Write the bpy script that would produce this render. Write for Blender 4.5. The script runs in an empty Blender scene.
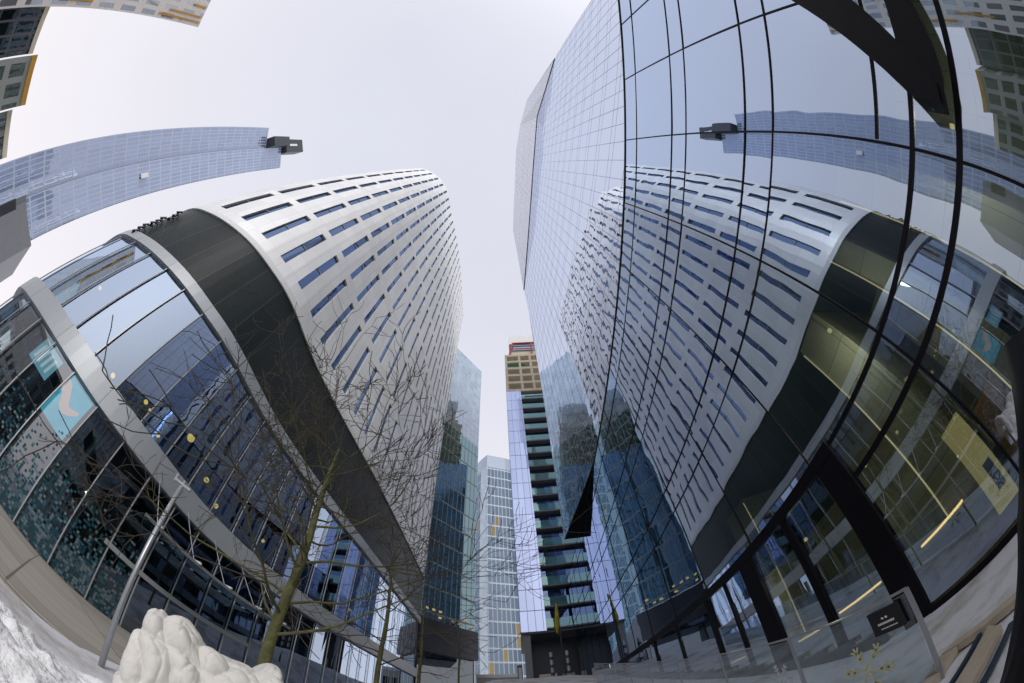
import bpy, math, random
from math import radians as R, sin, cos, pi
from mathutils import Matrix, Vector
random.seed(7)
S = bpy.context.scene
COL = S.collection

# ------------------------------------------------------------------ camera (fisheye lens, measured from the photograph)
F, A, PITCH, ROLL, YAW = 353.49873, 0.04795, 1.07166, -0.0956, 0.05571
def cam_axis(X, Y, Z):
    c, s = cos(ROLL), sin(ROLL); X, Y = c*X - s*Y, s*X + c*Y
    c, s = cos(PITCH), sin(PITCH); f, u = c*Z - s*Y, s*Z + c*Y
    c, s = cos(YAW), sin(YAW); return (c*X + s*f, -s*X + c*f, u)
cd = bpy.data.cameras.new('camera'); cam = bpy.data.objects.new('camera', cd); COL.objects.link(cam); S.camera = cam
r_, u_, f_ = cam_axis(1, 0, 0), cam_axis(0, 1, 0), cam_axis(0, 0, 1)
cam.matrix_world = Matrix(((r_[0], u_[0], -f_[0], 0), (r_[1], u_[1], -f_[1], 0), (r_[2], u_[2], -f_[2], 1.6), (0, 0, 0, 1)))
cd.type = 'PANO'
cc = cd if hasattr(cd, 'panorama_type') else cd.cycles
cc.panorama_type = 'FISHEYE_LENS_POLYNOMIAL'
cd.sensor_width = 36.0; cd.sensor_fit = 'HORIZONTAL'
px = 36.0/1024
cc.fisheye_fov = 3.9
cc.fisheye_polynomial_k0 = 0; cc.fisheye_polynomial_k1 = -1/(F*px); cc.fisheye_polynomial_k2 = 0
cc.fisheye_polynomial_k3 = -A/(F*600**2*px**3); cc.fisheye_polynomial_k4 = 0
cd.clip_start = 0.02; cd.clip_end = 5000

# ------------------------------------------------------------------ sky, sun, exposure
SUN_EL, SUN_AZ = 24, 154            # azimuth clockwise from +Y (behind the camera, to the right)
W = bpy.data.worlds.new('World'); S.world = W; W.use_nodes = True
nt = W.node_tree; nt.nodes.clear()
out = nt.nodes.new('ShaderNodeOutputWorld'); bg = nt.nodes.new('ShaderNodeBackground'); bg.inputs[1].default_value = 0.1
sky = nt.nodes.new('ShaderNodeTexSky'); sky.sky_type = 'NISHITA'; sky.sun_disc = False
sky.sun_elevation = R(SUN_EL); sky.sun_rotation = R(SUN_AZ); sky.dust_density = 3; sky.air_density = 1
# thin bright overcast: pale lavender overhead, a little warmer towards the horizon
tc = nt.nodes.new('ShaderNodeTexCoord'); sep = nt.nodes.new('ShaderNodeSeparateXYZ'); nt.links.new(tc.outputs['Generated'], sep.inputs[0])
ramp = nt.nodes.new('ShaderNodeValToRGB'); nt.links.new(sep.outputs[2], ramp.inputs[0])
ramp.color_ramp.elements[0].position = 0.0; ramp.color_ramp.elements[0].color = (10.8, 10.2, 10.5, 1)
ramp.color_ramp.elements[1].position = 0.9; ramp.color_ramp.elements[1].color = (7.95, 8.1, 9.15, 1)
mx = nt.nodes.new('ShaderNodeMixRGB'); mx.inputs[0].default_value = 0.93
nt.links.new(sky.outputs[0], mx.inputs[1]); nt.links.new(ramp.outputs[0], mx.inputs[2])
sdir = (sin(R(SUN_AZ))*cos(R(SUN_EL)), cos(R(SUN_AZ))*cos(R(SUN_EL)), sin(R(SUN_EL)))
dp = nt.nodes.new('ShaderNodeVectorMath'); dp.operation = 'DOT_PRODUCT'; dp.inputs[1].default_value = sdir; nt.links.new(tc.outputs['Generated'], dp.inputs[0])
dm = nt.nodes.new('ShaderNodeMath'); dm.operation = 'MAXIMUM'; dm.inputs[1].default_value = 0; nt.links.new(dp.outputs['Value'], dm.inputs[0])
dq = nt.nodes.new('ShaderNodeMath'); dq.operation = 'POWER'; dq.inputs[1].default_value = 9; nt.links.new(dm.outputs[0], dq.inputs[0])
gl = nt.nodes.new('ShaderNodeMixRGB'); gl.blend_type = 'ADD'; nt.links.new(dq.outputs[0], gl.inputs[0]); nt.links.new(mx.outputs[0], gl.inputs[1]); gl.inputs[2].default_value = (9.5, 9.0, 9.0, 1)
nz = nt.nodes.new('ShaderNodeTexNoise'); nz.inputs['Scale'].default_value = 1.6; nz.inputs['Detail'].default_value = 4; nt.links.new(tc.outputs['Generated'], nz.inputs[0])
nr = nt.nodes.new('ShaderNodeMapRange'); nr.inputs['To Min'].default_value = .94; nr.inputs['To Max'].default_value = 1.06; nt.links.new(nz.outputs[0], nr.inputs[0])
cl_ = nt.nodes.new('ShaderNodeMixRGB'); cl_.blend_type = 'MULTIPLY'; cl_.inputs[0].default_value = 1; nt.links.new(gl.outputs[0], cl_.inputs[1]); nt.links.new(nr.outputs[0], cl_.inputs[2]); mx = cl_
nt.links.new(mx.outputs[0], bg.inputs[0]); nt.links.new(bg.outputs[0], out.inputs[0])
sl = bpy.data.lights.new('sun', 'SUN'); sl.energy = 1.6; sl.angle = R(14); sl.color = (1, .96, .92)
so = bpy.data.objects.new('sun', sl); COL.objects.link(so)
sd = Vector((sin(R(SUN_AZ))*cos(R(SUN_EL)), cos(R(SUN_AZ))*cos(R(SUN_EL)), sin(R(SUN_EL))))
so.rotation_euler = sd.to_track_quat('Z', 'Y').to_euler(); so.location = sd*200
S.view_settings.view_transform = 'Standard'; S.view_settings.look = 'None'
S.view_settings.exposure = 0.0; S.view_settings.gamma = 1; S.view_settings.use_curve_mapping = False
S.render.engine = 'CYCLES'
S.cycles.use_denoising = True
S.cycles.max_bounces = 10; S.cycles.transparent_max_bounces = 24; S.cycles.glossy_bounces = 6
S.cycles.caustics_reflective = False; S.cycles.sample_clamp_indirect = 6

# ------------------------------------------------------------------ materials
def new_mat(name):
    m = bpy.data.materials.new(name); m.use_nodes = True; n = m.node_tree; n.nodes.clear()
    o = n.nodes.new('ShaderNodeOutputMaterial'); return m, n, o
def nd(n, t, **k):
    x = n.nodes.new(t)
    for a, b in k.items(): setattr(x, a, b)
    return x
def rgba(c): return (c[0], c[1], c[2], 1)
def solid(name, col, rough=.55, var=.12, scale=2.0, metal=0, bump=0, bscale=20, spec=.4, coord='Object'):
    m, n, o = new_mat(name); p = nd(n, 'ShaderNodeBsdfPrincipled')
    t = nd(n, 'ShaderNodeTexCoord'); z = nd(n, 'ShaderNodeTexNoise'); z.inputs['Scale'].default_value = scale; z.inputs['Detail'].default_value = 5
    n.links.new(t.outputs[coord], z.inputs[0])
    mr = nd(n, 'ShaderNodeMapRange'); mr.inputs['To Min'].default_value = 1-var; mr.inputs['To Max'].default_value = 1+var
    n.links.new(z.outputs[0], mr.inputs[0])
    mu = nd(n, 'ShaderNodeMixRGB', blend_type='MULTIPLY'); mu.inputs[0].default_value = 1; mu.inputs[1].default_value = rgba(col)
    n.links.new(mr.outputs[0], mu.inputs[2]); n.links.new(mu.outputs[0], p.inputs['Base Color'])
    p.inputs['Roughness'].default_value = rough; p.inputs['Metallic'].default_value = metal
    p.inputs['Specular IOR Level'].default_value = spec
    if bump:
        b = nd(n, 'ShaderNodeBump'); b.inputs['Strength'].default_value = 1; b.inputs['Distance'].default_value = bump
        z2 = nd(n, 'ShaderNodeTexNoise'); z2.inputs['Scale'].default_value = bscale; z2.inputs['Detail'].default_value = 6
        n.links.new(t.outputs[coord], z2.inputs[0]); n.links.new(z2.outputs[0], b.inputs['Height']); n.links.new(b.outputs[0], p.inputs['Normal'])
    n.links.new(p.outputs[0], o.inputs[0]); return m
def emit(name, col, s):
    m, n, o = new_mat(name); e = nd(n, 'ShaderNodeEmission'); e.inputs[0].default_value = rgba(col); e.inputs[1].default_value = s
    n.links.new(e.outputs[0], o.inputs[0]); return m
def glass(name, refl=(.62, .66, .74), trans=(.3, .38, .38), lo=.5, hi=.96, wav=.004, wsc=.35, solid_col=None, pw_=2.0):
    """coated facade glass: mirror reflection over a see-through (or dark opaque) body, with slightly wavy panes"""
    m, n, o = new_mat(name)
    g = nd(n, 'ShaderNodeBsdfGlossy'); g.inputs['Color'].default_value = rgba(refl); g.inputs['Roughness'].default_value = 0.0
    if solid_col is None:
        t = nd(n, 'ShaderNodeBsdfTransparent'); t.inputs[0].default_value = rgba(trans)
    else:
        t = nd(n, 'ShaderNodeBsdfDiffuse'); t.inputs[0].default_value = rgba(solid_col)
    lw = nd(n, 'ShaderNodeLayerWeight'); lw.inputs[0].default_value = .5
    pw = nd(n, 'ShaderNodeMath', operation='POWER'); pw.inputs[1].default_value = pw_; n.links.new(lw.outputs['Facing'], pw.inputs[0])
    mr = nd(n, 'ShaderNodeMapRange'); mr.inputs['To Min'].default_value = lo; mr.inputs['To Max'].default_value = hi
    n.links.new(pw.outputs[0], mr.inputs[0])
    mx = nd(n, 'ShaderNodeMixShader'); n.links.new(mr.outputs[0], mx.inputs[0]); n.links.new(t.outputs[0], mx.inputs[1]); n.links.new(g.outputs[0], mx.inputs[2])
    if wav:
        ge = nd(n, 'ShaderNodeNewGeometry'); z = nd(n, 'ShaderNodeTexNoise'); z.inputs['Scale'].default_value = wsc; z.inputs['Detail'].default_value = 1.5
        n.links.new(ge.outputs['Position'], z.inputs[0])
        b = nd(n, 'ShaderNodeBump'); b.inputs['Distance'].default_value = wav; n.links.new(z.outputs[0], b.inputs['Height'])
        n.links.new(b.outputs[0], g.inputs['Normal'])
    n.links.new(mx.outputs[0], o.inputs[0]); return m
def paneled(name, col, joint, w, h, rough=.4, jw=.02, spec=.4, off=0.0, var=.06, metal=0):
    """sheet cladding with joint lines from the UV map (metres)"""
    m, n, o = new_mat(name); p = nd(n, 'ShaderNodeBsdfPrincipled'); uv = nd(n, 'ShaderNodeUVMap')
    b = nd(n, 'ShaderNodeTexBrick'); b.offset = off; b.squash = 1
    b.inputs['Scale'].default_value = 1; b.inputs['Mortar Size'].default_value = jw; b.inputs['Brick Width'].default_value = w; b.inputs['Row Height'].default_value = h
    c1 = [c*(1-var) for c in col]; c2 = [min(1, c*(1+var)) for c in col]
    b.inputs['Color1'].default_value = rgba(c1); b.inputs['Color2'].default_value = rgba(c2); b.inputs['Mortar'].default_value = rgba(joint)
    b.inputs['Mortar Smooth'].default_value = 0
    n.links.new(uv.outputs[0], b.inputs[0])
    z = nd(n, 'ShaderNodeTexNoise'); z.inputs['Scale'].default_value = .25; z.inputs['Detail'].default_value = 6; n.links.new(uv.outputs[0], z.inputs[0])
    mr = nd(n, 'ShaderNodeMapRange'); mr.inputs['To Min'].default_value = .88; mr.inputs['To Max'].default_value = 1.1; n.links.new(z.outputs[0], mr.inputs[0])
    mu = nd(n, 'ShaderNodeMixRGB', blend_type='MULTIPLY'); mu.inputs[0].default_value = 1
    n.links.new(b.outputs[0], mu.inputs[1]); n.links.new(mr.outputs[0], mu.inputs[2]); n.links.new(mu.outputs[0], p.inputs['Base Color'])
    p.inputs['Roughness'].default_value = rough; p.inputs['Specular IOR Level'].default_value = spec; p.inputs['Metallic'].default_value = metal
    n.links.new(p.outputs[0], o.inputs[0]); return m

M = {}
M['glass_podium'] = glass('podium_glass', refl=(.68, .79, .98), trans=(.50, .62, .58), lo=.36, hi=.99, wav=.007, wsc=.55, pw_=.72)
M['glass_upper'] = glass('upper_glass', refl=(.82, .88, 1.0), lo=.72, hi=.99, wav=.016, wsc=.5, solid_col=(.10, .12, .15), pw_=1.2)
M['glass_left'] = glass('shop_glass', refl=(.66, .80, 1.0), trans=(.24, .40, .46), lo=.10, hi=1.0, wav=.0008, wsc=.4, pw_=.72)
M['glass_slit'] = glass('slit_glass', refl=(.22, .31, .50), lo=.5, hi=.95, wav=.003, solid_col=(.03, .045, .08))
M['glass_teal'] = glass('teal_glass', refl=(.60, .74, .78), lo=.4, hi=.92, wav=.02, wsc=.3, solid_col=(.012, .035, .045))
M['glass_spire'] = glass('spire_glass', refl=(.58, .68, .84), lo=.5, hi=.9, wav=.02, wsc=.1, solid_col=(.20, .25, .36))
M['glass_ice'] = glass('ice_glass', refl=(.80, .86, 1.0), lo=.62, hi=.95, wav=.004, solid_col=(.30, .35, .48))
M['glass_far'] = glass('far_glass', refl=(.66, .74, .84), lo=.45, hi=.9, wav=.01, solid_col=(.05, .08, .12))
M['glass_dark'] = glass('dark_glass', refl=(.5, .56, .6), lo=.25, hi=.8, wav=.004, solid_col=(.01, .015, .02))
M['glass_fence'] = glass('fence_glass', refl=(.8, .85, .9), trans=(.82, .87, .9), lo=.07, hi=.8, wav=0)
M['glass_awning'] = glass('awning_glass', refl=(.7, .8, .85), trans=(.45, .6, .62), lo=.15, hi=.8, wav=0)
M['frit'] = glass('frit_glass', refl=(.9, .88, .9), lo=.35, hi=.9, wav=.004, solid_col=(.72, .68, .70))
M['white'] = paneled('white_panel', (.74, .76, .77), (.50, .52, .54), 1.18, 2.14, rough=.42, jw=.012, spec=.9, metal=.2)
M['white_edge'] = solid('white_edge_metal', (.66, .68, .69), rough=.4, var=.05)
M['silver'] = paneled('silver_panel', (.36, .39, .42), (.2, .21, .23), 3.5, 4, rough=.42, jw=.02, metal=.2)
M['mullion'] = solid('silver_mullion_metal', (.36, .38, .40), rough=.45, metal=.2, var=.05)
M['black'] = solid('black_steel', (.006, .005, .008), rough=.5, var=.15, spec=.15)
M['charcoal'] = solid('charcoal_metal', (.045, .05, .06), rough=.42, var=.15)
M['concrete'] = solid('pale_concrete', (.42, .40, .37), rough=.85, var=.15, scale=.6, bump=.01, bscale=6)
M['beige'] = solid('beige_concrete', (.80, .72, .56), rough=.85, var=.15, scale=.5)
M['grey'] = solid('grey_metal', (.24, .25, .27), rough=.5, var=.1)
M['line'] = solid('grey_gasket', (.20, .21, .27), rough=.4, var=.05)
M['line_pale'] = solid('pale_gasket', (.50, .53, .62), rough=.4, var=.05)
M['galv'] = solid('galvanised_steel', (.40, .42, .44), rough=.38, metal=.6, var=.15, scale=4)
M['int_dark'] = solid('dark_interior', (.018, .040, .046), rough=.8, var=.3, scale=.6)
M['int_stone'] = paneled('lobby_stone', (.31, .32, .27), (.10, .1, .09), 1.2, 2.4, rough=.35, jw=.012, var=.12)
M['int_floor'] = paneled('lobby_floor_tile', (.42, .40, .34), (.2, .2, .18), 1.2, 1.2, rough=.3, jw=.01)
M['ochre'] = solid('ochre_board', (.42, .20, .05), rough=.6, var=.3, scale=1.5)
M['led'] = emit('warm_led', (1, .76, .42), .9)
M['led_low'] = emit('warm_led_floor', (1, .62, .25), 3.0)
M['lamp_glow'] = emit('pendant_glow', (1, .48, .09), 2.6)
M['fill_glow'] = emit('fill_lamp_glow', (1, .78, .42), 1.2)  # glow of the lamps added inside the lobby
M['dim_light'] = emit('dim_office_light', (1, .72, .30), .45)
M['room_glow'] = emit('lit_room_wall', (.98, .74, .32), .42)
M['bark'] = solid('mossy_bark', (.115, .115, .048), rough=.9, var=.85, scale=6, bump=.03, bscale=22)
M['twig'] = solid('twig_bark', (.06, .052, .036), rough=.9, var=.4, scale=4)
M['fabric'] = solid('white_fleece', (.72, .71, .685), rough=.95, var=.08, scale=3, bump=.006, bscale=24, spec=.1)
M['snow'] = solid('snow', (.94, .95, .97), rough=.8, var=.12, scale=5, bump=.03, bscale=26, spec=.2)
M['paving'] = paneled('granite_paving', (.40, .37, .32), (.16, .15, .14), 1.2, .8, rough=.75, jw=.012, var=.12)
M['wood'] = solid('pale_timber', (.50, .43, .34), rough=.75, var=.25, scale=5, bump=.004, bscale=30)
M['navy'] = solid('dark_blue_rubber', (.02, .035, .06), rough=.6)
M['red'] = solid('red_steel', (.45, .05, .04), rough=.5)
M['green_net'] = solid('green_netting', (.05, .22, .12), rough=.9, var=.3, scale=1)
M['flag'] = solid('yellow_green_cloth', (.42, .38, .05), rough=.9, var=.4, scale=2)
M['decal_y'] = solid('pale_yellow_decal', (.62, .62, .34), rough=.7, var=.1)
M['decal_w'] = solid('frosted_decal', (.62, .66, .70), rough=.7, var=.1)
M['sign_black'] = solid('black_sign_board', (.012, .012, .015), rough=.4)
M['sign_white'] = solid('white_sign_paint', (.78, .78, .78), rough=.6)
M['balcony'] = glass('balcony_glass', refl=(.55, .8, .76), lo=.25, hi=.8, wav=.004, solid_col=(.10, .25, .31))
M['orange'] = solid('ochre_stripe_panel', (.62, .33, .06), rough=.45, var=.15)

def mosaic_material():
    """glass with a printed field of small pale and teal hexagon-like dots, dense low down, thinning upwards"""
    m, n, o = new_mat('printed_glass')
    base = M['glass_left'].node_tree
    g = nd(n, 'ShaderNodeBsdfGlossy'); g.inputs[0].default_value = (.8, .86, .95, 1); g.inputs['Roughness'].default_value = 0
    t = nd(n, 'ShaderNodeBsdfTransparent'); t.inputs[0].default_value = (.4, .5, .54, 1)
    lw = nd(n, 'ShaderNodeLayerWeight'); lw.inputs[0].default_value = .5
    mr = nd(n, 'ShaderNodeMapRange'); mr.inputs['To Min'].default_value = .16; mr.inputs['To Max'].default_value = .9
    pw = nd(n, 'ShaderNodeMath', operation='POWER'); pw.inputs[1].default_value = 2; n.links.new(lw.outputs['Facing'], pw.inputs[0]); n.links.new(pw.outputs[0], mr.inputs[0])
    mx = nd(n, 'ShaderNodeMixShader'); n.links.new(mr.outputs[0], mx.inputs[0]); n.links.new(t.outputs[0], mx.inputs[1]); n.links.new(g.outputs[0], mx.inputs[2])
    uv = nd(n, 'ShaderNodeUVMap'); v = nd(n, 'ShaderNodeTexVoronoi', feature='F1', distance='CHEBYCHEV'); v.inputs['Scale'].default_value = 8; v.inputs['Randomness'].default_value = .35
    n.links.new(uv.outputs[0], v.inputs['Vector'])
    inside = nd(n, 'ShaderNodeMath', operation='LESS_THAN'); inside.inputs[1].default_value = .44; n.links.new(v.outputs['Distance'], inside.inputs[0])
    sx = nd(n, 'ShaderNodeSeparateColor'); n.links.new(v.outputs['Color'], sx.inputs[0])
    su = nd(n, 'ShaderNodeSeparateXYZ'); n.links.new(uv.outputs[0], su.inputs[0])
    thr = nd(n, 'ShaderNodeMapRange'); thr.inputs['From Min'].default_value = .3; thr.inputs['From Max'].default_value = 4.2; thr.inputs['To Min'].default_value = .95; thr.inputs['To Max'].default_value = -.05
    nz = nd(n, 'ShaderNodeTexNoise'); nz.inputs['Scale'].default_value = .6; n.links.new(uv.outputs[0], nz.inputs[0])
    ad = nd(n, 'ShaderNodeMath', operation='MULTIPLY_ADD'); ad.inputs[1].default_value = 2.6; ad.inputs[2].default_value = -1.3
    n.links.new(nz.outputs[0], ad.inputs[0]); zz = nd(n, 'ShaderNodeMath', operation='ADD'); n.links.new(su.outputs[1], zz.inputs[0]); n.links.new(ad.outputs[0], zz.inputs[1])
    n.links.new(zz.outputs[0], thr.inputs[0])
    lt = nd(n, 'ShaderNodeMath', operation='LESS_THAN'); n.links.new(sx.outputs[0], lt.inputs[0]); n.links.new(thr.outputs[0], lt.inputs[1])
    an = nd(n, 'ShaderNodeMath', operation='MULTIPLY'); n.links.new(lt.outputs[0], an.inputs[0]); n.links.new(inside.outputs[0], an.inputs[1])
    d = nd(n, 'ShaderNodeBsdfDiffuse'); cr = nd(n, 'ShaderNodeValToRGB'); n.links.new(sx.outputs[1], cr.inputs[0])
    cr.color_ramp.interpolation = 'CONSTANT'
    cr.color_ramp.elements[0].color = (.02, .06, .085, 1); cr.color_ramp.elements[1].position = .45; cr.color_ramp.elements[1].color = (.13, .17, .20, 1)
    e2 = cr.color_ramp.elements.new(.75); e2.color = (.04, .11, .14, 1)
    n.links.new(cr.outputs[0], d.inputs[0])
    m2 = nd(n, 'ShaderNodeMixShader'); n.links.new(an.outputs[0], m2.inputs[0]); n.links.new(mx.outputs[0], m2.inputs[1]); n.links.new(d.outputs[0], m2.inputs[2])
    n.links.new(m2.outputs[0], o.inputs[0]); return m
M['mosaic'] = mosaic_material()

def louvre_material():
    m, n, o = new_mat('dark_louvres'); p = nd(n, 'ShaderNodeBsdfPrincipled'); uv = nd(n, 'ShaderNodeUVMap')
    w = nd(n, 'ShaderNodeTexWave', wave_type='BANDS', bands_direction='Y'); w.inputs['Scale'].default_value = 2.2; w.inputs['Distortion'].default_value = 0
    n.links.new(uv.outputs[0], w.inputs[0])
    b = nd(n, 'ShaderNodeTexBrick'); b.offset = 0; b.inputs['Scale'].default_value = 1; b.inputs['Brick Width'].default_value = 1.75; b.inputs['Row Height'].default_value = 30; b.inputs['Mortar Size'].default_value = .025
    b.inputs['Color1'].default_value = (.011, .017, .018, 1); b.inputs['Color2'].default_value = (.020, .028, .029, 1); b.inputs['Mortar'].default_value = (.05, .06, .06, 1)
    n.links.new(uv.outputs[0], b.inputs[0])
    mr = nd(n, 'ShaderNodeMapRange'); mr.inputs['To Min'].default_value = .5; mr.inputs['To Max'].default_value = 1.3; n.links.new(w.outputs['Color'], mr.inputs[0])
    mu = nd(n, 'ShaderNodeMixRGB', blend_type='MULTIPLY'); mu.inputs[0].default_value = 1; n.links.new(b.outputs[0], mu.inputs[1]); n.links.new(mr.outputs[0], mu.inputs[2])
    n.links.new(mu.outputs[0], p.inputs['Base Color']); p.inputs['Roughness'].default_value = .35; p.inputs['Specular IOR Level'].default_value = .14
    bu = nd(n, 'ShaderNodeBump'); bu.inputs['Distance'].default_value = .012; n.links.new(w.outputs['Color'], bu.inputs['Height']); n.links.new(bu.outputs[0], p.inputs['Normal'])
    n.links.new(p.outputs[0], o.inputs[0]); return m
M['louvre'] = louvre_material()

def floors_material(name, glass_mat_cols, w, h, frame, lit=0.0, slab=.22, ver=.03, lo=.38, var=.45):
    """distant curtain wall: glass with mullion lines and floor bands from the UV map, a few lit windows"""
    refl, body = glass_mat_cols
    m, n, o = new_mat(name)
    uv = nd(n, 'ShaderNodeUVMap'); s = nd(n, 'ShaderNodeSeparateXYZ'); n.links.new(uv.outputs[0], s.inputs[0])
    def frac_lt(sock, period, width):
        d = nd(n, 'ShaderNodeMath', operation='DIVIDE'); d.inputs[1].default_value = period; n.links.new(sock, d.inputs[0])
        f = nd(n, 'ShaderNodeMath', operation='FRACT'); n.links.new(d.outputs[0], f.inputs[0])
        l = nd(n, 'ShaderNodeMath', operation='LESS_THAN'); l.inputs[1].default_value = width/period; n.links.new(f.outputs[0], l.inputs[0])
        fl = nd(n, 'ShaderNodeMath', operation='FLOOR'); n.links.new(d.outputs[0], fl.inputs[0]); return l, fl
    a, fa = frac_lt(s.outputs[0], w, ver); b, fb = frac_lt(s.outputs[1], h, slab)
    mxm = nd(n, 'ShaderNodeMath', operation='MAXIMUM'); n.links.new(a.outputs[0], mxm.inputs[0]); n.links.new(b.outputs[0], mxm.inputs[1])
    cell = nd(n, 'ShaderNodeCombineXYZ'); n.links.new(fa.outputs[0], cell.inputs[0]); n.links.new(fb.outputs[0], cell.inputs[1])
    wn = nd(n, 'ShaderNodeTexWhiteNoise', noise_dimensions='2D'); n.links.new(cell.outputs[0], wn.inputs['Vector'])
    mr = nd(n, 'ShaderNodeMapRange'); mr.inputs['To Min'].default_value = 1-var; mr.inputs['To Max'].default_value = 1+var; n.links.new(wn.outputs['Value'], mr.inputs[0])
    bc = nd(n, 'ShaderNodeMixRGB', blend_type='MULTIPLY'); bc.inputs[0].default_value = 1; bc.inputs[1].default_value = rgba(body); n.links.new(mr.outputs[0], bc.inputs[2])
    d = nd(n, 'ShaderNodeBsdfDiffuse'); n.links.new(bc.outputs[0], d.inputs[0])
    g = nd(n, 'ShaderNodeBsdfGlossy'); g.inputs[0].default_value = rgba(refl); g.inputs['Roughness'].default_value = .02
    # every pane sits at its own very small tilt, so reflections break from pane to pane
    ge = nd(n, 'ShaderNodeNewGeometry'); sub = nd(n, 'ShaderNodeVectorMath', operation='SUBTRACT'); sub.inputs[1].default_value = (.5, .5, .5); n.links.new(wn.outputs['Color'], sub.inputs[0])
    sc = nd(n, 'ShaderNodeVectorMath', operation='SCALE'); sc.inputs['Scale'].default_value = .022*min(1, var*2.2); n.links.new(sub.outputs[0], sc.inputs[0])
    adn = nd(n, 'ShaderNodeVectorMath', operation='ADD'); n.links.new(ge.outputs['Normal'], adn.inputs[0]); n.links.new(sc.outputs[0], adn.inputs[1])
    nn = nd(n, 'ShaderNodeVectorMath', operation='NORMALIZE'); n.links.new(adn.outputs[0], nn.inputs[0]); n.links.new(nn.outputs[0], g.inputs['Normal'])
    lw = nd(n, 'ShaderNodeLayerWeight'); pw = nd(n, 'ShaderNodeMath', operation='POWER'); pw.inputs[1].default_value = 2; n.links.new(lw.outputs['Facing'], pw.inputs[0])
    fr = nd(n, 'ShaderNodeMapRange'); fr.inputs['To Min'].default_value = lo; fr.inputs['To Max'].default_value = .92; n.links.new(pw.outputs[0], fr.inputs[0])
    mx = nd(n, 'ShaderNodeMixShader'); n.links.new(fr.outputs[0], mx.inputs[0]); n.links.new(d.outputs[0], mx.inputs[1]); n.links.new(g.outputs[0], mx.inputs[2])
    last = mx
    if lit:
        gt = nd(n, 'ShaderNodeMath', operation='LESS_THAN'); gt.inputs[1].default_value = lit
        sh = nd(n, 'ShaderNodeVectorMath', operation='ADD'); sh.inputs[1].default_value = (37, 11, 0); n.links.new(cell.outputs[0], sh.inputs[0])
        w2 = nd(n, 'ShaderNodeTexWhiteNoise', noise_dimensions='2D'); n.links.new(sh.outputs[0], w2.inputs['Vector']); n.links.new(w2.outputs['Value'], gt.inputs[0])
        e = nd(n, 'ShaderNodeEmission'); e.inputs[0].default_value = (1, .72, .36, 1); e.inputs[1].default_value = .3
        m3 = nd(n, 'ShaderNodeMixShader'); n.links.new(gt.outputs[0], m3.inputs[0]); n.links.new(last.outputs[0], m3.inputs[1]); n.links.new(e.outputs[0], m3.inputs[2]); last = m3
    fd = nd(n, 'ShaderNodeBsdfPrincipled'); fd.inputs['Base Color'].default_value = rgba(frame); fd.inputs['Roughness'].default_value = .5
    m2 = nd(n, 'ShaderNodeMixShader'); n.links.new(mxm.outputs[0], m2.inputs[0]); n.links.new(last.outputs[0], m2.inputs[1]); n.links.new(fd.outputs[0], m2.inputs[2])
    n.links.new(m2.outputs[0], o.inputs[0]); return m
M['cw_teal'] = floors_material('teal_curtain_wall', ((.46, .66, .72), (.015, .05, .06)), 1.15, 4.5, (.26, .32, .32), slab=.34, ver=.16)
M['cw_pale'] = floors_material('pale_curtain_wall', ((.72, .82, .92), (.20, .27, .32)), 1.35, 1.95, (.42, .46, .5), slab=.10, ver=.06)
M['cw_far'] = floors_material('far_curtain_wall', ((.40, .52, .68), (.03, .05, .07)), 1.5, 4.9, (.34, .40, .47), lit=.06, slab=.6, ver=.2, lo=.18)
M['cw_spire'] = floors_material('spire_curtain_wall', ((.58, .66, .82), (.23, .29, .42)), 1.7, 6.6, (.44, .50, .62), slab=.7, ver=.42, var=.14)
M['cw_rear'] = floors_material('rear_grid_wall', ((.75, .8, .84), (.30, .31, .30)), 1.5, 4.4, (.88, .83, .76), slab=1.5, ver=.7)
M['cw_dark'] = floors_material('dark_rear_wall', ((.45, .52, .56), (.02, .03, .035)), 1.8, 3.4, (.16, .17, .18), slab=.4, ver=.3)
M['cw_moss'] = floors_material('green_grey_wall', ((.5, .56, .52), (.09, .12, .10)), 2.2, 3.3, (.34, .36, .33), slab=.9, ver=.7)

M['cw_crown'] = floors_material('crown_screen_wall', ((.88, .89, .95), (.66, .65, .70)), 1.44, 3.9, (.52, .53, .60), slab=.06, ver=.05, var=.06)
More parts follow.
